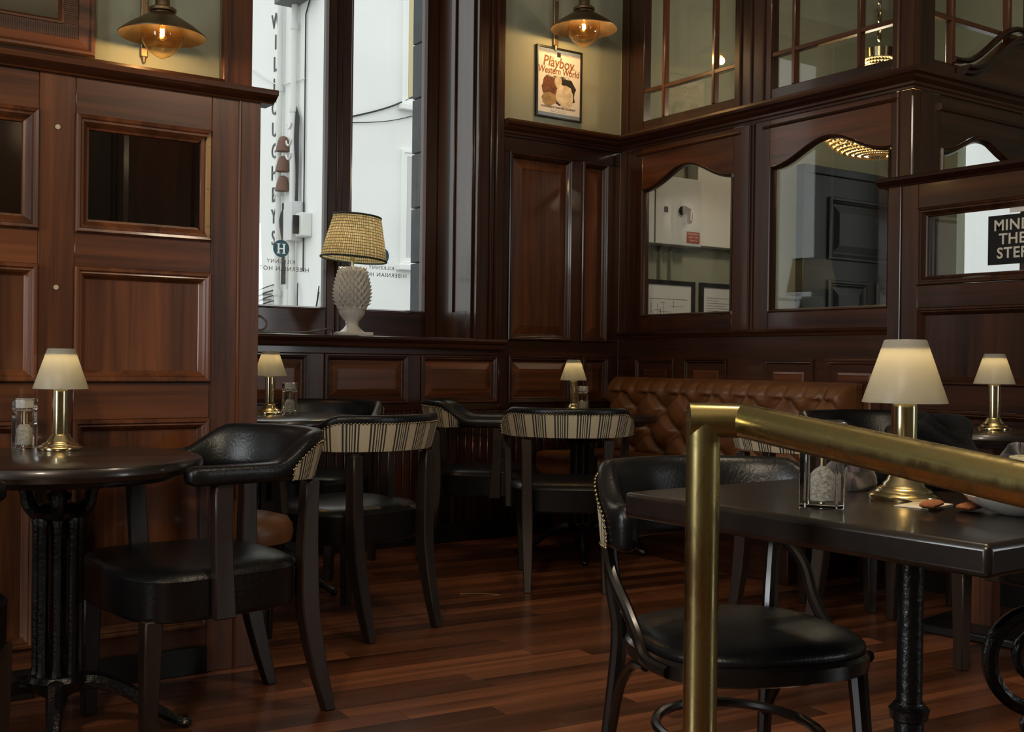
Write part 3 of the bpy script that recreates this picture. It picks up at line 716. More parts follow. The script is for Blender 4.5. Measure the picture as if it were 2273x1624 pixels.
# square table on a single column
R=thing('square_table','dark square table with lamp and dish behind the brass rail','table',(1.757,1.27,0),math.radians(2))
MB().box(-.365,.365,-.365,.365,.734,.782).obj('table_top',TBW,R,bevel=.010,segs=3)
MB().box(-.13,.13,-.13,.13,.715,.735).obj('top_plate',IRON,R,bevel=.004)
MB().lathe([(.03,.69),(.045,.712),(.045,.718)],14).obj('column_flange',IRON,R,smooth=True)
MB().lathe([(.026,.03),(.026,.395),(.0225,.41),(.0225,.70)],18).obj('column',IRON,R,smooth=True)
MB().lathe([(.026,.385),(.033,.39),(.034,.4),(.036,.407),(.028,.415),(.026,.42)],18).obj('column_collar',IRON,R,smooth=True)
MB().lathe([(.25,0),(.252,.012),(.24,.022),(.08,.03),(.03,.05)],32).obj('base_plate',IRON,R,smooth=True,angle=0.5)
q=(.305,-.075)
MB().lathe([(.11,0),(.112,.01),(.05,.02),(.02,.03),(.015,.06),(.015,.28),(.03,.32),(.034,.345),(.02,.365)],20,(q[0],q[1],0)).obj('scroll_foot',IRON,R,smooth=True,angle=0.6)
dd=Vector((.80,-.60)).normalized()
cc=lambda r_,a:(q[0]+dd.x*r_*math.cos(a),q[1]+dd.y*r_*math.cos(a),.465+r_*math.sin(a))
MB().tube([cc(.094,2*PI*k/36) for k in range(36)],.015,8,closed=True).obj('scroll_ring',IRON,R,smooth=True)
MB().tube([cc(.068-.0032*k,k*.4) for k in range(18)],.010,8).obj('inner_scroll',IRON,R,smooth=True)
MB().lathe([(.014,.565),(.014,.72)],12,(q[0],q[1],0)).obj('scroll_stem',IRON,R,smooth=True)
# round table with square wooden column
R=thing('pedestal_table','round dark table on a square mahogany column at the right','table',(4.02,2.568,0),math.radians(8))
top_disc(.38,.787).obj('table_top',TBW,R,smooth=True,angle=0.5)
MB().box(-.04,.04,-.04,.04,.03,.72).obj('column',WV,R,bevel=.004)
MB().box(-.15,.15,-.15,.15,.72,.748).obj('top_block',TBW,R,bevel=.004)
MB().box(-.2,.2,-.2,.2,0,.035).obj('base_slab',SKIRT,R,bevel=.008)

# ------------------------------------------------------------------ cordless table lamps
def make_table_lamp():
    R=thing('table_lamp','x','lamp')
    MB().lathe([(.061,0),(.0625,.003),(.062,.008),(.055,.013),(.051,.014),(.049,.018),(.042,.022),(.038,.024),(.036,.029),(.030,.034),(.027,.042),(.0225,.046)],40).obj('base',BRASS,R,smooth=True,angle=0.8)
    MB().lathe([(.0225,.044),(.0225,.165),(.0215,.172)],28).obj('stem',BRASS,R,smooth=True)
    MB().lathe([(.004,.165),(.004,.272)],8).obj('inner_rod',NAIL,R,smooth=True)
    mb=MB().rings([[(r*math.cos(2*PI*j/40),r*math.sin(2*PI*j/40),z) for j in range(40)] for r,z in ((.0745,.174),(.0745,.1755),(.0372,.286),(.035,.2875),(.0345,.2865),(.0365,.284),(.0725,.1765))],False,False)
    sh=mb.obj('shade',FROST,R,smooth=True,angle=0.8)
    MB().lathe([(.036,.272),(.0395,.270),(.0395,.275),(.036,.282)],28).obj('shade_carrier',CAPM,sh,smooth=True)
    MB().lathe([(.001,.2665),(.027,.2665),(.029,.269),(.029,.2705)],24).obj('led_disc',LEDE,sh)
    return R
tl=make_table_lamp()
for i,(lb,x,y,z) in enumerate([('brass table lamp with frosted shade on the left round table',.787,3.385,.755),
    ('brass table lamp with frosted shade beside the partition end under the window',2.053,4.904,.77),
    ('smallest brass table lamp, on the far round table in the corner',3.875,4.995,.75),
    ('largest brass table lamp, on the near square table behind the rail',1.757,1.288,.782),
    ('brass table lamp on the round table before the dark right partition',3.95,2.50,.787)]):
    o=tl if i==0 else copy_tree(tl)
    o.location=(x,y,z); o['label']=lb; o['group']='brass cordless table lamps'
    if i==1: o.rotation_euler=(0,0,1.0)
# ------------------------------------------------------------------ acrylic mills
def make_mill():
    R=thing('acrylic_mill','x','pepper mill'); ACR=glass_thin('clear_acrylic_wall',(0.9,0.92,0.9),boost=2.2)
    def octp(r,z,ch=.3):
        return [(r*sx,r*sy,z) for sx,sy in ((1,1-ch*2),(1,1-ch),(1-ch,1),(-(1-ch),1),(-1,1-ch),(-1,-(1-ch)),(-(1-ch),-1),(1-ch,-1),(1,-(1-ch)))][1:] 
    MB().rings([octp(.0285,0),octp(.0285,.104),octp(.025,.108)]).obj('body',ACRYL,R,bevel=.0015,segs=1)
    MB().rings([octp(.025,.1095),octp(.0285,.112),octp(.0285,.140),octp(.026,.1445)]).obj('cap',ACRYL,R,bevel=.0015,segs=1)
    MB().box(-.014,.014,-.014,.014,.116,.138).obj('cap_core',WHITEP,R,bevel=.002)
    MB().lathe([(.014,.010),(.0155,.012),(.0155,.056),(.010,.064),(.003,.07)],16).obj('salt_crystals',SALT,R,smooth=True)
    MB().lathe([(.0035,.006),(.0035,.104)],8).obj('spindle',NAIL,R)
    return R
SALT=plain('salt_crystals',(0.5,0.49,0.44),0.4,var=0.45,vscale=220,bump=0.8,bscale=300)
ml=make_mill()
for i,(lb,x,y,z,a,sc) in enumerate([('clear acrylic mill left of the lamp on the left round table',.712,3.485,.755,.55,1),
    ('clear acrylic mill next to the lamp beside the partition end',2.11,4.815,.77,.5,1),
    ('clear acrylic mill next to the smallest lamp in the far corner',3.852,4.885,.75,.6,1),
    ('wide clear acrylic mill in front of the brass rail post on the square table',1.535,1.285,.782,.6,1.3)]):
    o=ml if i==0 else copy_tree(ml)
    o.location=(x,y,z); o.rotation_euler=(0,0,a); o.scale=(sc,sc,1.0); o['label']=lb; o['group']='clear acrylic mills'
# ------------------------------------------------------------------ banquette
B=thing('banquette','long tan leather banquette with deep-buttoned back under the arched panes','banquette',(-.02,0,0))
MB().box(4.08,4.52,3.60,5.42,0,.36).obj('base',DY,B,bevel=.006)
MB().box(4.10,4.13,3.62,5.40,.02,.08).obj('plinth',SKIRT,B) if False else None
ny,nz=150,44
def tuft(y,t):
    # diamond buttoning: y along, t 0..1 up
    sy,st=.128,.27
    a=(y/sy); b=(t-.06)/st
    d1=abs(math.sin(PI*(a/1+b)/2*1.0)); d2=abs(math.sin(PI*(a-b)/2*1.0))
    f=min(1,t/.05)*min(1,(1.0-t)/.16)
    low=1.0-ss(.0,.9,min(d1,d2)*1.3)
    but=(1-d1)*(1-d2)
    # above the last row the folds run straight up
    if t>.80:
        g=abs(math.sin(PI*a)); low=(1-ss(0,.75,g))*.9; but=0
    return .030*(1-low)*f - .03*but*f
vs=[];fs=[]
for j in range(nz+1):
    t=j/nz; z=.49+.45*t
    for i in range(ny+1):
        y=3.60+1.82*i/ny
        e=min(1.0,min(y-3.60,5.42-y)/.05); rd=math.sqrt(max(0,1-(1-e)**2))
        rt=math.sqrt(max(0,1-max(0,(t-.86)/.14)**2))
        prot=(.085+tuft(y-3.6,t))*max(.0,rd*.95+.05)*max(.12,rt)
        x=4.53+.03*t-prot
        vs.append((x,y,z))
for j in range(nz):
    for i in range(ny):
        q=j*(ny+1)+i; fs.append((q,q+1,q+ny+2,q+ny+1))
m=MB(); m.add(vs,fs)
m.add([(4.595,3.60,.36),(4.595,5.42,.36),(4.595,5.42,.935),(4.595,3.60,.935)],[(0,1,2,3)])
o=m.obj('buttoned_back',TAN,B,smooth=True,angle=1.3)
MB().box(4.54,4.595,3.60,5.42,.30,.93).obj('back_board',TAN,B,bevel=.012)
bt=MB()
for r in range(3):
    for k in range(15):
        y=3.60+.128*(k+(.5 if r%2 else 0))+.064; t=.20+.27*r
        if y<5.38: bt.ball((4.53+.03*t-.068,y,.49+.45*t),.010,8,4)
bt.obj('buttons',TAN,B,smooth=True,kind='stuff')
for k in range(3):
    y0=3.60+.607*k
    sm=MB().box(3.93,4.47,y0+.002,y0+.604,.36,.505); sm.obj('seat_cushion',TAN,B,bevel=.035,segs=4)
# ------------------------------------------------------------------ stool
S=thing('stool','low round tan leather stool with black turned legs behind the partition end','stool',(1.52,3.88,0))
MB().lathe([(.16,.37),(.178,.375),(.185,.40),(.182,.43),(.165,.455),(.11,.47),(.01,.477)],36).obj('seat',TAN,S,smooth=True,angle=0.8)
MB().lathe([(.15,.33),(.155,.335),(.155,.37)],28).obj('seat_rail',BENT,S,smooth=True,angle=0.5)
for k in range(4):
    a=math.radians(-75+90*k)
    MB().lathe([(.013,0),(.016,.01),(.02,.17),(.022,.19),(.016,.2),(.022,.212),(.022,.222),(.016,.232),(.021,.25),(.021,.335)],14,(.125*math.cos(a),.125*math.sin(a),0)).obj('leg',BENT,S,smooth=True,angle=0.6)
# ------------------------------------------------------------------ brass rail
RL=thing('brass_rail','thick polished brass handrail with upright post in the foreground','handrail')
P0=(1.19,1.22); 
MB().lathe([(.025,0),(.025,.905)],28,(P0[0],P0[1],0)).obj('post',OLDB:=old_brass(),RL,smooth=True)
MB().lathe([(.06,0),(.06,.006),(.05,.014),(.026,.02)],28,(P0[0],P0[1],0)).obj('floor_flange',OLDB,RL,smooth=True,angle=0.5)
def pipe(pts,r,n=28):
    # mitred pipe
    P=[Vector(p) for p in pts]; rs=[]
    for i,p in enumerate(P):
        if i==0: t=(P[1]-P[0]).normalized(); nrm=t
        elif i==len(P)-1: t=(P[-1]-P[-2]).normalized(); nrm=t
        else:
            t=(P[i]-P[i-1]).normalized(); t2=(P[i+1]-P[i]).normalized(); nrm=(t+t2).normalized()
        x=t.cross(Vector((0,0,1))); 
        x=x.normalized() if x.length>1e-3 else Vector((1,0,0)); y=t.cross(x)
        ring=[]
        for k in range(n):
            q=p+(x*math.cos(2*PI*k/n)+y*math.sin(2*PI*k/n))*r
            d=(p-q).dot(nrm)/t.dot(nrm); ring.append(q+t*d)
        rs.append(ring)
    return MB().rings(rs)
_d=(Vector((1.237,1.187))-Vector(P0)).normalized()
pipe([(P0[0]-_d.x*.022,P0[1]-_d.y*.022,.938),(1.237,1.187,.938),(1.174,.708,.893),(1.09,.06,.835),(1.05,-.25,.81)],.0255).obj('handrail_tube',OLDB,RL,smooth=True,angle=0.35)
MB().lathe([(.025,.90),(.0252,.915),(.0252,.938)],28,(P0[0],P0[1],0)).obj('post_joint',OLDB,RL,smooth=True)
MB().lathe([(.02,0),(.02,.80)],16,(1.07,-.1,0)).obj('post',OLDB,RL,smooth=True)
# ------------------------------------------------------------------ things on the square table
def blob(cx,cy,z,rx,ry,h,mat,name,label,cat,seed=1,amp=.25,nu=36,nv=14):
    rnd=random.Random(seed); ph=[(rnd.uniform(2,6),rnd.uniform(0,6.28),rnd.uniform(2,7),rnd.uniform(0,6.28)) for _ in range(6)]
    rs=[]
    for j in range(nv+1):
        t=j/nv; zz=h*math.sin(t*PI/2)**.8; s=max(.02,math.cos(t*PI/2)**.55)
        r=[]
        for k in range(nu):
            a=2*PI*k/nu; d=sum(math.sin(int(p[0])*a+p[1]+p[2]*t*2)*.5 for p in ph)/3
            g=1+amp*d; zk=zz*(1+.35*amp*math.sin(3*a+ph[0][1])+.3*amp*d)
            r.append((cx+rx*s*g*math.cos(a),cy+ry*s*g*math.sin(a),z+max(0,zk)))
        rs.append(r)
    o=MB().rings(rs).obj(name,mat,None,smooth=True,angle=3.0); return tag(o,label,cat)
blob(2.0,1.41,.783,.112,.11,.128,COATM,'wool_coat','black wool coat heaped on the square table behind the lamp','coat',3,.35)
blob(1.99,1.205,.783,.07,.05,.085,PLAID,'plaid_scarf','grey plaid scarf crumpled over the coat heap right of the lamp','scarf',5,.4)
blob(1.80,1.445,.783,.052,.045,.06,PLAID,'wool_hat','dark plaid woollen hat lying left of the coat heap','hat',9,.25)
DS=tag(MB().rings([[(1.735+r*math.cos(2*PI*j/40),1.052+r*math.sin(2*PI*j/40),.7825+z) for j in range(40)] for r,z in ((.03,0),(.034,.002),(.05,.006),(.078,.022),(.086,.031),(.084,.0325),(.072,.025),(.046,.010),(.03,.008))]).obj('dish',CERAM,None,smooth=True,angle=1.0),'shallow white ceramic dish at the right edge of the square table','dish')
cd2=MB().lathe([(.01,0),(.024,.002),(.03,.02),(.036,.05),(.04,.082),(.038,.083),(.033,.05),(.026,.02),(.01,.008)],24,(1.90,1.125,.7825)).obj('cream_cup',plain('cream_glaze',(0.6,0.57,0.36),0.3),None,smooth=True); tag(cd2,'small cream glazed cup half hidden behind the rail','cup')
for k,(x,y,a,l) in enumerate(((1.665,1.165,.4,.085),(1.70,1.115,.2,.075))):
    o=MB().lathe([(.002,-l/2),(.010,-l/2+.006),(.013,-l/4),(.014,l/6),(.010,l/2-.008),(.002,l/2)],10).obj('biscuit',plain('ginger_biscuit',(0.26,0.085,0.025),0.8,var=.2,vscale=60,bump=.4,bscale=120),None,smooth=True)
    o.rotation_euler=(0,PI/2,a); o.location=(x,y,.792); o.scale=(.42,1.25,1) ; tag(o,('long' if k==0 else 'short')+' ginger-brown biscuit lying '+('left of' if k==0 else 'against')+' the white dish','biscuit')
o=MB().box(-.05,.05,-.03,.03,0,.0015).obj('paper_slip',plain('cream_paper',(0.6,0.55,0.45),0.8),None); o.location=(1.70,1.205,.7825); o.rotation_euler=(0,0,.2); tag(o,'cream paper slip in front of the largest lamp base','paper')
# ------------------------------------------------------------------ lettering
def text(name, body, size, mat, parent, origin, X, Y, extrude=.0006, offset=0.0, sx=1.0, shear=0.0, align='CENTER', rot=0.0, spacing=1.0):
    cu=D.curves.new('lettering','FONT'); cu.body=body; cu.size=size; cu.extrude=extrude; cu.offset=offset; cu.shear=shear
    cu.align_x=align; cu.align_y='CENTER'; cu.resolution_u=3; cu.space_character=spacing
    o=D.objects.new('lettering',cu); COL.objects.link(o)
    SC.view_layers[0].update()
    me=D.meshes.new_from_object(o.evaluated_get(bpy.context.evaluated_depsgraph_get()))
    D.objects.remove(o,do_unlink=True); D.curves.remove(cu)
    X=Vector(X);Y=Vector(Y);Zn=X.cross(Y)
    M=Matrix(((X.x,Y.x,Zn.x,origin[0]),(X.y,Y.y,Zn.y,origin[1]),(X.z,Y.z,Zn.z,origin[2]),(0,0,0,1)))@Matrix.Rotation(rot,4,'Z')@Matrix.Diagonal((sx,1,1,1))
    me.transform(M); me.materials.clear(); me.materials.append(mat)
    return link(name,me,parent)
# ------------------------------------------------------------------ pineapple lamp on the sill
PX,PY,PZ=2.785,5.545,1.1525
PL=thing('pineapple_lamp','cream ceramic pineapple lamp with pleated woven shade on the window sill','lamp',(PX,PY,PZ),math.radians(-12))
MB().box(-.095,.095,-.095,.095,0,.018).obj('base_plate',CERAM,PL,bevel=.004)
fl=[]
def flut(r,z,d,n=56): return [((r+d*(1 if k%2 else -1))*math.cos(2*PI*k/n),(r+d*(1 if k%2 else -1))*math.sin(2*PI*k/n),z) for k in range(n)]
MB().rings([flut(.07,.018,0),flut(.066,.022,0),flut(.05,.034,0),flut(.037,.05,0),flut(.034,.066,0),flut(.037,.07,0),flut(.035,.074,.0),flut(.04,.08,.001),flut(.055,.098,.0018),flut(.066,.118,.002),flut(.071,.136,.002),flut(.071,.139,0),flut(.074,.141,0),flut(.074,.145,0)]).obj('fluted_foot',CERAM,PL,smooth=True,angle=1.0)
def prad(z): 
    t=(z-.142)/.227; return .072+.016*math.sin(min(1,t/.35)*PI/2) if t<.35 else .088-.034*((t-.35)/.65)**1.7
MB().lathe([(prad(.142+.227*k/12)-.006,.142+.227*k/12) for k in range(13)],32).obj('body',CERAM,PL,smooth=True)
sc=MB(); rows=11; per=16
for r_ in range(rows):
    z=.146+.0195*r_; R0=prad(z)-.008; 
    for k in range(per):
        a=2*PI*(k+.5*(r_%2))/per; ha=PI/per*1.02; z1=z+.030; R1=prad(min(.369,z1))+.025
        c=lambda rr,aa,zz:(rr*math.cos(aa),rr*math.sin(aa),zz)
        sc.add([c(R0+.004,a-ha,z),c(R0+.012,a,z-.004),c(R0+.004,a+ha,z),c(R1-.002,a,z1),c(R0+.008,a-ha*.8,z+.017),c(R0+.008,a+ha*.8,z+.017),c(R0+.019,a,z+.014),c(R0-.004,a,z1-.006)],
               [(0,1,6,4),(1,2,5,6),(4,6,3),(6,5,3),(4,3,7),(3,5,7),(0,4,7),(5,2,7)])
sc.obj('pineapple_scales',CERAM,PL,smooth=True,angle=0.5)
MB().lathe([(.008,.36),(.008,.44),(.012,.445),(.012,.47)],12).obj('stem',BRASS,PL,smooth=True)
MB().ball((0,0,.505),.028,14,8).obj('bulb',emitter('lamp_bulb',(1.0,.80,.54),14.0),PL,smooth=True)
sv=[];sf=[];suv=[]
nS=88
for j,(r,z) in enumerate(((.176,.412),(.17,.45),(.155,.52),(.139,.59),(.126,.645))):
    for k in range(nS+1):
        a=2*PI*k/nS; rr=r+.0022*(1 if k%2 else -1); sv.append((rr*math.cos(a),rr*math.sin(a),z)); suv.append((k/nS*2.0,(z-.412)/.233))
for j in range(4):
    for k in range(nS): q=j*(nS+1)+k; sf.append((q,q+1,q+nS+2,q+nS+1))
mm=MB(); mm.add(sv,sf); me=mm.mesh('shade'); shade(me,True,1.4); me.materials.append(SHADEF); ul=me.uv_layers.new(name='UVMap')
for lp in me.loops: ul.data[lp.index].uv=suv[lp.vertex_index]
so=link('shade',me,PL,label='pleated woven tan shade')
for r,z in ((.1775,.412),(.1275,.643)): MB().tube([(r*math.cos(2*PI*k/48),r*math.sin(2*PI*k/48),z) for k in range(48)],.0055,8,closed=True).obj('shade_trim',GREENTRIM,so,smooth=True)
TILT=math.radians(4.5)
so.rotation_euler=(0,TILT,math.radians(28)*0); so.location=(-.04*0,0,0)
so.location=(-math.sin(TILT)*.5+.012,0,.5-.5*math.cos(TILT))
point('pineapple_lamp_light',(PX,PY,PZ+.505),6.5,(1.0,.82,.58),.03)
cb=MB().tube([(2.665,5.53,1.158),(2.65,5.50,1.17),(2.62,5.47,1.185),(2.50,5.46,1.165),(2.36,5.46,1.157),(2.26,5.47,1.157),(2.20,5.47,1.159)],.0045,8,smooth=5).tube([(2.235+.045*math.cos(a),5.50+.015*math.sin(a*1.0),1.2+.038*math.sin(a)+.004*a/6) for a in [k*.35 for k in range(38)]],.0045,8).obj('lamp_flex',CORDM,None,smooth=True); tag(cb,'grey lamp flex coiled at the left end of the window sill','cable')
# ------------------------------------------------------------------ bronze wall lamps
def wall_lamp(label,x,y,z):
    R=thing('wall_lamp',label,'lamp',(x,y,z),0,'bronze cone wall lamps')
    n=48
    MB().rings([[(r*math.cos(2*PI*j/n),r*math.sin(2*PI*j/n),zz) for j in range(n)] for r,zz in ((.188,.002),(.193,-.002),(.195,.003),(.15,.04),(.09,.078),(.05,.102),(.046,.102),(.088,.072),(.148,.034))],False,False,closed=True).obj('cone_shade',BRONZE,R,smooth=True,angle=0.8)
    MB().lathe([(.046,.09),(.05,.104),(.062,.110),(.062,.122),(.05,.13),(.034,.134),(.032,.17),(.026,.18)],24).obj('gallery',BRONZE,R,smooth=True,angle=0.6)
    MB().lathe([(.090,.046),(.094,.02),(.094,-.005),(.086,-.035),(.066,-.066),(.036,-.090),(.01,-.102),(.001,-.105)],32,cap0=False).obj('glass_dome',AMBERG,R,smooth=True,angle=2)
    MB().lathe([(.012,.06),(.014,.045),(.026,.025),(.028,.008),(.02,-.012),(.002,-.02)],16).obj('bulb',AMBERG,R,smooth=True,angle=2)
    MB().tube([(.008*math.cos(k*1.2),.008*math.sin(k*1.2),.032-.0018*k) for k in range(20)],.0028,6).obj('filament',FILE_,R,smooth=True)
    wy=5.483-y
    MB().tube([(0,0,.17),(0,.0,.26),(0,.06,.33),(0,.15,.34),(0,wy-.03,.28),(0,wy,.2)],.011,10,smooth=5).obj('arm',BRONZE,R,smooth=True)
    MB().box(-.018,.018,wy-.018,wy,-.04,.42).obj('back_plate',BRONZE,R,bevel=.006)
    MB().tube([(0,wy-.012,-.04),(0,wy-.014,-.065)],[.012,.006],8).obj('hook',BRONZE,R,smooth=True)
    l=point('wall_lamp_light',(x,y,z-.004),6.0,(1.0,.76,.48),.025)
    return R
wall_lamp('bronze cone wall lamp with glass dome above the left partition',1.634,5.2,2.489)
wall_lamp('bronze cone wall lamp with glass dome above the theatre poster',4.077,5.2,2.951)
# ------------------------------------------------------------------ poster
PO=thing('framed_poster','framed theatre poster with brown brush lettering on the sage wall','poster',(3.937,5.484,2.480))
PWd,PHt=.342,.425
TP=lambda u,v,w_:(u,-w_,v)
frame(TP,0,PWd,0,PHt,[(0,0),(0,.018),(.003,.02),(.010,.02),(.012,.010)],'frame',BLKFRAME,PO)
MB().tbox(TP,.010,PWd-.010,.010,PHt-.010,0,.009).obj('sheet',PAPER,PO)
def pq(u0,u1,v0,v1,m,nm,lv=.0094): return MB().tbox(TP,u0,u1,v0,v1,.0085,lv).obj(nm,m,PO)
BLUE=plain('poster_blue',(0.22,0.30,0.42),0.6); ORNG=plain('poster_orange',(0.27,0.10,0.03),0.6); BRWN=plain('poster_brown',(0.15,0.055,0.025),0.7,var=.5,vscale=40)
CRM=plain('poster_cream',(0.62,0.56,0.42),0.7,var=.25,vscale=30); DRK=plain('poster_dark',(0.02,0.016,0.014),0.7); OCH=plain('poster_ochre',(0.33,0.23,0.10),0.7,var=.3,vscale=40); PINK=plain('poster_salmon',(0.55,0.30,0.2),0.6)
pq(.012,PWd-.012,.392,.412,BLUE,'blue_band'); pq(.012,PWd-.012,.386,.390,PINK,'salmon_line'); pq(.012,PWd-.012,.012,.034,BLUE,'blue_band'); pq(.155,.182,.372,.400,DRK,'emblem',.0098)
Xp,Yp=(1,0,0),(0,0,1)
text('lettering','Playboy',.088,ORNG,PO,(.165,-.0098,.335),Xp,Yp,offset=.0012,shear=.15,sx=.85,rot=-.03)
text('lettering','The',.02,OCH,PO,(.115,-.0098,.362),Xp,Yp); text('lettering','of the',.018,OCH,PO,(.27,-.0098,.315),Xp,Yp)
text('lettering','Western World',.058,ORNG,PO,(.168,-.0098,.285),Xp,Yp,offset=.0009,shear=.15,sx=.8)
text('lettering','BY J.M. SYNGE',.026,plain('poster_grey',(0.42,0.42,0.40),0.7),PO,(.17,-.0098,.253),Xp,Yp)
text('lettering','WATERGATE THEATRE, KILKENNY',.0165,BRWN,PO,(.17,-.0098,.068),Xp,Yp,offset=.0003)
for v in (.052,.043): text('lettering','tickets and bookings at the box office' if False else '— — — — — — — —',.012,INKG,PO,(.17,-.0098,v),Xp,Yp)
def splat(pts,m,lv): 
    return MB().rings([[TP(a,b,.0085) for a,b in pts],[TP(a,b,lv) for a,b in pts]]).obj('picture_patch',m,PO)
def rough(cx,cy,rx,ry,seed,n=22,amp=.12):
    rn=random.Random(seed); return [(cx+rx*(1+rn.uniform(-amp,amp))*math.cos(2*PI*k/n),cy+ry*(1+rn.uniform(-amp,amp))*math.sin(2*PI*k/n)) for k in range(n)]
splat(rough(.19,.172,.11,.092,1),DRK,.0092); splat(rough(.11,.185,.068,.07,2),BRWN,.0095); splat(rough(.10,.115,.055,.04,3),OCH,.0097)
splat(rough(.215,.145,.066,.068,4,amp=.08),CRM,.0098); splat(rough(.165,.225,.026,.036,5,amp=.08),CRM,.0099); splat(rough(.225,.105,.045,.03,6,amp=.1),CRM,.0099)
# ------------------------------------------------------------------ reeded mirror
MR=thing('reeded_mirror','mirror in a wide reeded mahogany frame above the left partition','mirror',(0,5.48,0))
TM=lambda u,v,w_:(u,-w_,v)
frame(TM,.10,1.398,2.40,3.75,[(0,.0),(0,.05),(.008,.06),(.02,.06),(.03,.05),(.034,.048),(.072,.044),(.074,.034),(.134,.034),(.136,.04),(.146,.04),(.158,.022),(.16,.018)],'frame',WX,MR)
rd=MB()
k=0; u=.18
while u<1.318: rd.tbox(TM,u,u+.006,2.476,2.532,.03,.039); u+=.0095
v=2.54
while v<3.66: rd.tbox(TM,1.266,1.322,v,v+.006,.03,.039); v+=.0095
rd.obj('reeding',WX,MR,kind='stuff')
MB().tbox(TM,.25,1.245,2.55,3.6,.012,.02).obj('mirror_glass',MIRR,MR)
# ------------------------------------------------------------------ vestibule fittings
G=thing('switch_box','grey electrical switch box with black rotary handle behind the arched pane','switch box',(0,0,0))
MB().box(4.70,5.165,5.34,5.478,1.775,2.205).obj('cabinet',GREYMETAL,G,bevel=.004)
MB().box(4.765,4.772,5.336,5.34,1.78,2.2).obj('door_seam',INKG,G)
MB().tube([(5.0,5.34,1.995),(5.0,5.318,1.995)],.03,18).obj('rotary_hub',BLACKP,G,smooth=True,angle=0.6)
MB().tube([(5.0,5.312,2.005),(5.03,5.308,1.99),(5.035,5.308,1.94),(5.03,5.308,1.915)],[.016,.018,.017,.012],8,smooth=4).obj('rotary_handle',BLACKP,G,smooth=True)
MB().box(5.026,5.032,5.288,5.293,1.93,1.995).obj('handle_stripe',WHITEP,G)
MB().box(4.845,4.875,5.335,5.34,1.975,2.01).obj('lock',BLACKP,G,bevel=.002)
MB().box(5.04,5.15,5.337,5.34,1.795,1.867).obj('red_notice',REDSIGN,G)
for t_,z_ in (('EMERGENCY',1.852),('SHUT OFF',1.831),('SWITCH',1.81)): text('lettering',t_,.0185,INKW,G,(5.095,5.3365,z_),(1,0,0),(0,0,1))
G2=tag(MB().box(5.17,5.62,5.38,5.478,1.79,2.62).obj('cream_cabinet',CREAMMETAL,None,bevel=.004),'tall cream metal cabinet right of the grey switch box','cabinet')
for nm,x0,x1,lb,cols_ in (('framed_notice',4.80,5.235,'framed wiring diagram below the switch box behind the pane',5),('framed_notice',5.285,5.70,'framed printed notice right of the wiring diagram behind the pane',0)):
    Nn=thing(nm,lb,'notice',(x0,5.478,1.10)); W_=x1-x0
    T2=lambda u,v,w_:(u,-w_,v)
    frame(T2,0,W_,0,.46,[(0,0),(0,.02),(.028,.02),(.03,.012)],'frame',BLKFRAME,Nn); MB().tbox(T2,.028,W_-.028,.028,.432,0,.01).obj('sheet',PAPER,Nn)
    ln=MB(); rn=random.Random(int(x0*10))
    if cols_:
        for k in range(26):
            u=rn.uniform(.06,W_-.14); v=rn.uniform(.12,.33)
            if k%2: ln.tbox(T2,u,u+rn.uniform(.03,.12),v,v+.0025,.0095,.0106)
            else: ln.tbox(T2,u,u+.0025,v,min(.34,v+rn.uniform(.03,.09)),.0095,.0106)
        ln.tbox(T2,.05,W_-.06,.338,.341,.0095,.0106).tbox(T2,.05,.053,.12,.34,.0095,.0106)
    else:
        for k in range(16): 
            v=.36-k*.017; u=.06; ln.tbox(T2,u,u+rn.uniform(.1,W_-.14),v,v+.003,.0095,.0104)
    ln.obj('printed_lines',INKG,Nn,kind='stuff')
for x in (4.74,4.93,5.02): tag(MB().tube([(x,5.462,1.565),(x,5.462,1.775)],.012,8).obj('conduit',GREEN,None,smooth=True),{4.74:'leftmost of three painted conduits below the switch box',4.93:'middle of three painted conduits below the switch box',5.02:'rightmost of three painted conduits below the switch box'}[x],'conduit',group='conduits below the switch box')
dr=struct('door_1'); TD=lambda u,v,w_:(6.245+u,5.478-w_,v)
tb(TD,0,1.15,0,2.385,0,.05,'door_leaf',DOORP,dr,.004)
tb(TD,-.03,.0,0,2.42,0,.07,'door_frame',DOORP,dr,.004); tb(TD,-.03,1.155,2.385,2.44,0,.07,'door_frame',DOORP,dr,.004)
TD2=lambda u,v,w_:(6.245+u,5.428-w_,v)
for a,b,c,d in ((.255,1.06,1.785,2.235),(.255,.70,1.12,1.64),(.79,1.06,1.12,1.64),(.255,.70,.2,.98)): 
    frame(TD2,a,b,c,d,[(0,0),(0,.012),(.006,.022),(.02,.022),(.03,.012),(.035,.014),(.045,.002),(.06,-.004)],'moulding',DOORP,dr); frame(TD2,a+.058,b-.058,c+.058,d-.058,[(0,0),(.05,.014),(.052,.014)],'door_panel',DOORP,dr,fill=True)
CHN=thing('chandelier','crystal bead chandelier hanging in the vestibule behind the glazed screen','chandelier',(5.50,4.24,0))
MB().tube([(0,0,3.9),(0,0,2.93)],.006,6).obj('chain_core',BRASS,CHN)
ch=MB()
for k in range(18):
    z=2.94+.053*k; a=(k%2)*PI/2
    ch.tube([(.014*math.cos(t)*math.cos(a),.014*math.cos(t)*math.sin(a),z+.03*math.sin(t)) for t in [2*PI*j/8 for j in range(8)]],.004,5,closed=True)
ch.obj('chain_links',BRASS,CHN,kind='stuff')
MB().lathe([(.07,2.80),(.082,2.80),(.088,2.86),(.084,2.86),(.074,2.806)],20,cap0=False,cap1=False).obj('crown',BRASS,CHN,smooth=True)
MB().lathe([(.335,2.49),(.345,2.49),(.348,2.53),(.335,2.53)],40,cap0=False,cap1=False).obj('ring',BRASS,CHN,smooth=True)
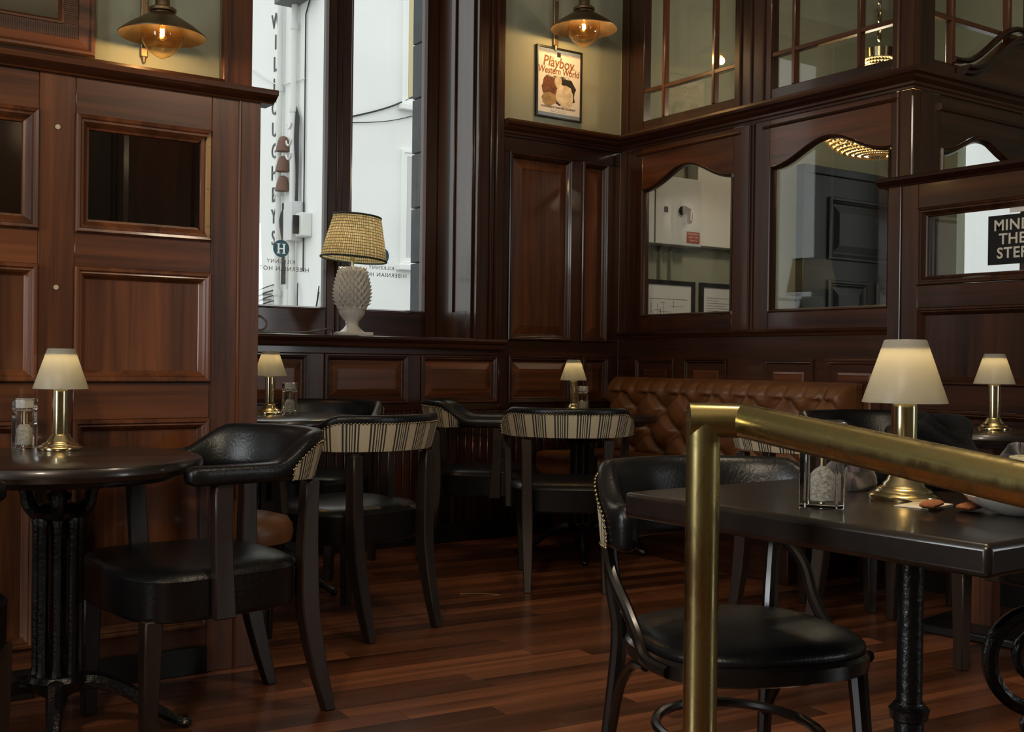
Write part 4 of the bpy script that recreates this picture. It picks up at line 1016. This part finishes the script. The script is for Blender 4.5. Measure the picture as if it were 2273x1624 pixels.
bd=MB(); BEAD=plain('crystal_beads',(0.82,0.62,0.32),0.12,spec=0.8,coat=0.5)
def cbead(r,a,z,s): bd.octa((r*math.cos(a),r*math.sin(a),z),s)
for k in range(30):
    a=2*PI*k/30
    for j in range(16):
        t=j/15; cbead(.085+.255*t**1.5,a,2.80-.30*t,.0105)
for k in range(60):
    a=2*PI*k/60
    for j in range(16):
        t=j/15; cbead(.345*math.cos(t*PI/2*.95)**.8,a+.05*(j%2),2.50-.255*math.sin(t*PI/2),.012)
bd.obj('crystal_strings',BEAD,CHN,smooth=False,kind='stuff')
bq=MB()
for k in range(10): bq.ball((.035*math.cos(k*.63),.035*math.sin(k*.63),2.265),.014,8,5)
bq.ball((0,0,2.245),.02,8,5); bq.obj('crystal_drop',plain('clear_crystal',(0.75,0.76,0.76),0.08,spec=0.9,coat=0.6),CHN,smooth=True)
for k in range(6): MB().ball((.15*math.cos(k*PI/3),.15*math.sin(k*PI/3),2.56),.02,10,6).obj('bulb',emitter('chandelier_bulb',(1.0,.72,.38),30.0) if k==0 else D.materials['chandelier_bulb'],CHN,smooth=True)
point('chandelier_light',(5.50,4.24,2.62),20.0,(1.0,.86,.66),.1)
# sign on the partition glass
T9=lambda u,v,w_:(4.55-w_,3.44-u,v)
SG=thing('step_sign','black MIND THE STEP sign on the glass of the right partition','sign')
MB().tbox(T9,.512,.742,1.472,1.686,-.0215,-.014).obj('sign_board',BLACKP,SG)
for t_,z_ in (('MIND',1.640),('THE',1.580),('STEP',1.519)): text('lettering',t_,.066,INKW,SG,(4.55+.0138,3.44-.627,z_),(0,-1,0),(0,0,1),offset=.0012,spacing=1.08)
o=MB().tbox(T9,.61,.72,1.694,1.724,-.0215,-.019).obj('paper_label',PAPER,None); tag(o,'small white label on the glass above the MIND THE STEP sign','label')
# ------------------------------------------------------------------ window stickers
for cx,lb,lc in ((2.54,'round navy H sticker on the left window pane','left'),(3.169,'round navy H sticker on the right pane behind the lamp shade','right')):
    K=thing('window_sticker',lb,'sticker',(cx,YG+.0036,1.635),0,'navy H stickers')
    dm=MB(); hm=MB(); c_=.0016
    for a in range(-31,31):
        for b_ in range(-31,31):
            u,v=(a+.5)*c_,(b_+.5)*c_
            if u*u+v*v>.0482**2: continue
            au=abs(u); inh=(abs(au-.016)<.0052 and abs(v)<.027) or (abs(au-.016)<.0115 and .0235<abs(v)<.027) or (au<.016 and abs(v)<.0026)
            (hm if inh else dm).add([(a*c_,0,b_*c_),((a+1)*c_,0,b_*c_),((a+1)*c_,0,(b_+1)*c_),(a*c_,0,(b_+1)*c_)],[(0,1,2,3)])
    dm.obj('disc',NAVY,K); hm.obj('letter',STICKW,K)
    dt=MB()
    for k in range(48): a=2*PI*k/48; dt.octa((.0565*math.cos(a),.0004,.0565*math.sin(a)),.0012)
    dt.obj('dotted_ring',GLASSINK,K,kind='stuff')
    Lk=text('window_lettering','KILKENNY',.030,GLASSINK,None,(cx,YG+.0042,1.563),(-1,0,0),(0,0,1),spacing=1.25); tag(Lk,'reversed KILKENNY lettering on the %s window pane'%lc,'lettering','reversed hotel lettering')
    Lk=text('window_lettering','HIBERNIAN HOTEL',.034,GLASSINK,None,(cx,YG+.0042,1.522),(-1,0,0),(0,0,1),spacing=1.2); tag(Lk,'reversed HIBERNIAN HOTEL lettering on the %s window pane'%lc,'lettering','reversed hotel lettering')
# ------------------------------------------------------------------ street outside
st=MB().box(-40,60,5.97,60,-.3,-.15).box(7.52,60,-20,5.97,-.3,-.15).obj('ground',ROAD); st['kind']='structure'
jb=thing('stone_jamb','dark grey stone window jamb outside the right pane','window jamb')
for k in range(11): MB().box(3.472,3.75,5.965,6.13,.95+.335*k+.003,.95+.335*(k+1)-.003).obj('stone',EXTG,jb,bevel=.006)
BD=thing('white_building','white rendered building across the street with pipes and windows','building')
XA=8.55
MB().box(XA,20,18,26,-.2,10.5).obj('wall',EXTW,BD)
def dpipe(y,z0,z1,r,off): return MB().tube([(XA-off,y,z0),(XA-off,y,z1)],r,12).obj('drain_pipe',EXTP,BD,smooth=True)
p1=dpipe(19.93,-.15,10,.055,.09); p2=dpipe(19.28,-.15,7.45,.058,.09); dpipe(19.45,-.15,2.3,.05,.08); dpipe(19.6,-.15,3.4,.028,.05)
for z in (6.0,4.06,2.2): MB().lathe([(.07,0),(.075,.03),(.07,.12)],12,(XA-.09,19.93,z)).obj('pipe_collar',EXTP,p1,smooth=True)
for z in (7.0,5.5,1.6): MB().lathe([(.07,0),(.075,.03),(.07,.12)],12,(XA-.09,19.28,z)).obj('pipe_collar',EXTP,p2,smooth=True)
MB().box(XA-.4,XA,18.4,19.5,7.45,7.6).obj('gutter_hood',plain('lead_grey',(0.12,0.13,0.13),.7),BD,bevel=.02)
MB().tube([(XA-.03,18.92,2.6),(XA-.03,18.93,7.2),(XA-.03,18.75,7.45)],.013,6).obj('cable',CABLE,BD)
cbm=MB()
for k in range(5):
    rn=random.Random(k); cbm.tube([(XA-.06,19.22-.03*k,5.6-.05*k),(XA-.10,19.20-.04*k,5.0),(XA-.07,19.18-.02*k,4.4),(XA-.09,19.16-.02*k,3.7)],.012,5,smooth=4)
    cbm.tube([(XA-.08,19.75-.05*k,3.9),(XA-.12,19.66+.03*k,3.6),(XA-.1,19.70-.02*k,3.0),(XA-.1,19.72-.04*k,2.4)],.012,5,smooth=4)
    cbm.tube([(XA-.04,21.6,2.25-.12*k),(XA-.06,20.8,2.36-.10*k),(XA-.05,20.1,2.42-.1*k),(XA-.06,19.9,2.3-.1*k)],.011,5,smooth=4)
    if k<2: cbm.tube([(XA-.05,19.1,2.4-.03*k),(XA-.09,19.0,1.9),(XA-.08,18.8,1.75-.02*k),(XA-.05,18.4,1.8),(XA-.05,18.2,2.2+.1*k)],.011,5,smooth=4)
cbm.obj('cable_bundle',CABLE,BD,kind='stuff')
for z in (5.3,5.0,4.75): MB().tube([(XA-.16,19.33-.1*math.cos(a),z+.1*math.sin(a)) for a in [PI+PI*k/8 for k in range(9)]],.016,6).obj('cable_hook',EXTP,BD)
MB().tube([(XA-.03,21.5,6.75),(XA-.05,20.2,6.2),(XA-.04,18.92,6.05)],.012,6,smooth=6).obj('white_cable',EXTP,BD)
for z in (4.98,4.61,4.25):
    MB().rings([[(XA-.10-.02*t-(r)*math.cos(a),19.70+r*math.sin(a),z+.13-.26*t) for a in [2*PI*k/14 for k in range(14)]] for t,r in ((-.1,.02),(0,.075),(.3,.10),(.7,.115),(1,.125))]).obj('vent_cowl',TERRA,BD,smooth=True,angle=0.8)
MB().box(XA-.25,XA,18.95,19.3,3.15,3.85).obj('meter_box',plain('meter_grey',(0.55,0.56,0.56),.5),BD,bevel=.01)
MB().box(XA-.2,XA,18.62,18.9,3.2,3.62).obj('junction_box',EXTP,BD,bevel=.02); MB().lathe([(.06,0),(.06,.32)],12,(XA-.24,18.78,3.25)).obj('bell_box',BLACKP,BD,smooth=True,angle=0.6)
MB().box(XA-.05,XA,20.2,20.95,1.98,2.32).obj('plaque',plain('plaque_white',(0.45,0.45,0.41),.6),BD,bevel=.02)
for z in (2.25,2.15,2.05): MB().box(XA-.056,XA-.05,20.3,20.85,z-.012,z+.012).obj('plaque_line',INKG,BD)
for k,c in enumerate('WILLOUGHBYS'): text('wall_letter',c,.40,plain('sign_grey',(0.09,0.10,0.10),.7) if k==0 else D.materials['sign_grey'],BD,(XA-.01,20.33,7.42-.412*k),(0,-1,0),(0,0,1),extrude=.008,sx=1.0)
# brighter return of the facade with windows
for (z0,z1) in ((5.62,7.75),(2.75,4.82)):
    wq=MB().box(10.09,11.2,17.96,18.02,z0+.1,z1-.1).obj('window',plain('blind_cream',(0.55,0.47,0.27),.7) if z0>5 else D.materials['meter_grey'],BD)
    Tq=lambda u,v,w_:(u,18-w_,v)
    frame(Tq,9.96,11.33,z0,z1,[(0,0),(0,.06),(.05,.07),(.07,.05),(.12,.05),(.14,.02)],'surround',EXTW,wq)
    MB().box(9.9,11.4,17.85,18.0,z0-.1,z0).obj('window_sill',EXTW,wq,bevel=.01)
MB().box(12.5,13,-6,12,-.2,9).obj('opposite_wall',EXTW,None)
o=D.objects['opposite_wall']; tag(o,'bright white wall outside the street door, seen past the step sign','wall',kind='structure')
for (a,b,rr) in (((8.6,17.98,5.15),(10.9,17.98,6.2),.016),((8.6,17.98,5.12),(10.9,17.98,5.72),.008)):
    mid=((a[0]+b[0])/2,17.96,(a[2]+b[2])/2-.12)
    MB().tube([a,mid,b],rr,6,smooth=8).obj('cable',CABLE,BD)
o=MB().tube([(2.66,4.22,.002),(2.72,4.19,.004),(2.80,4.12,.002)],.0018,5).obj('straw',PALE,None); tag(o,'bit of straw lying on the floorboards in front of the far chair','straw')
SC.view_layers[0].update()
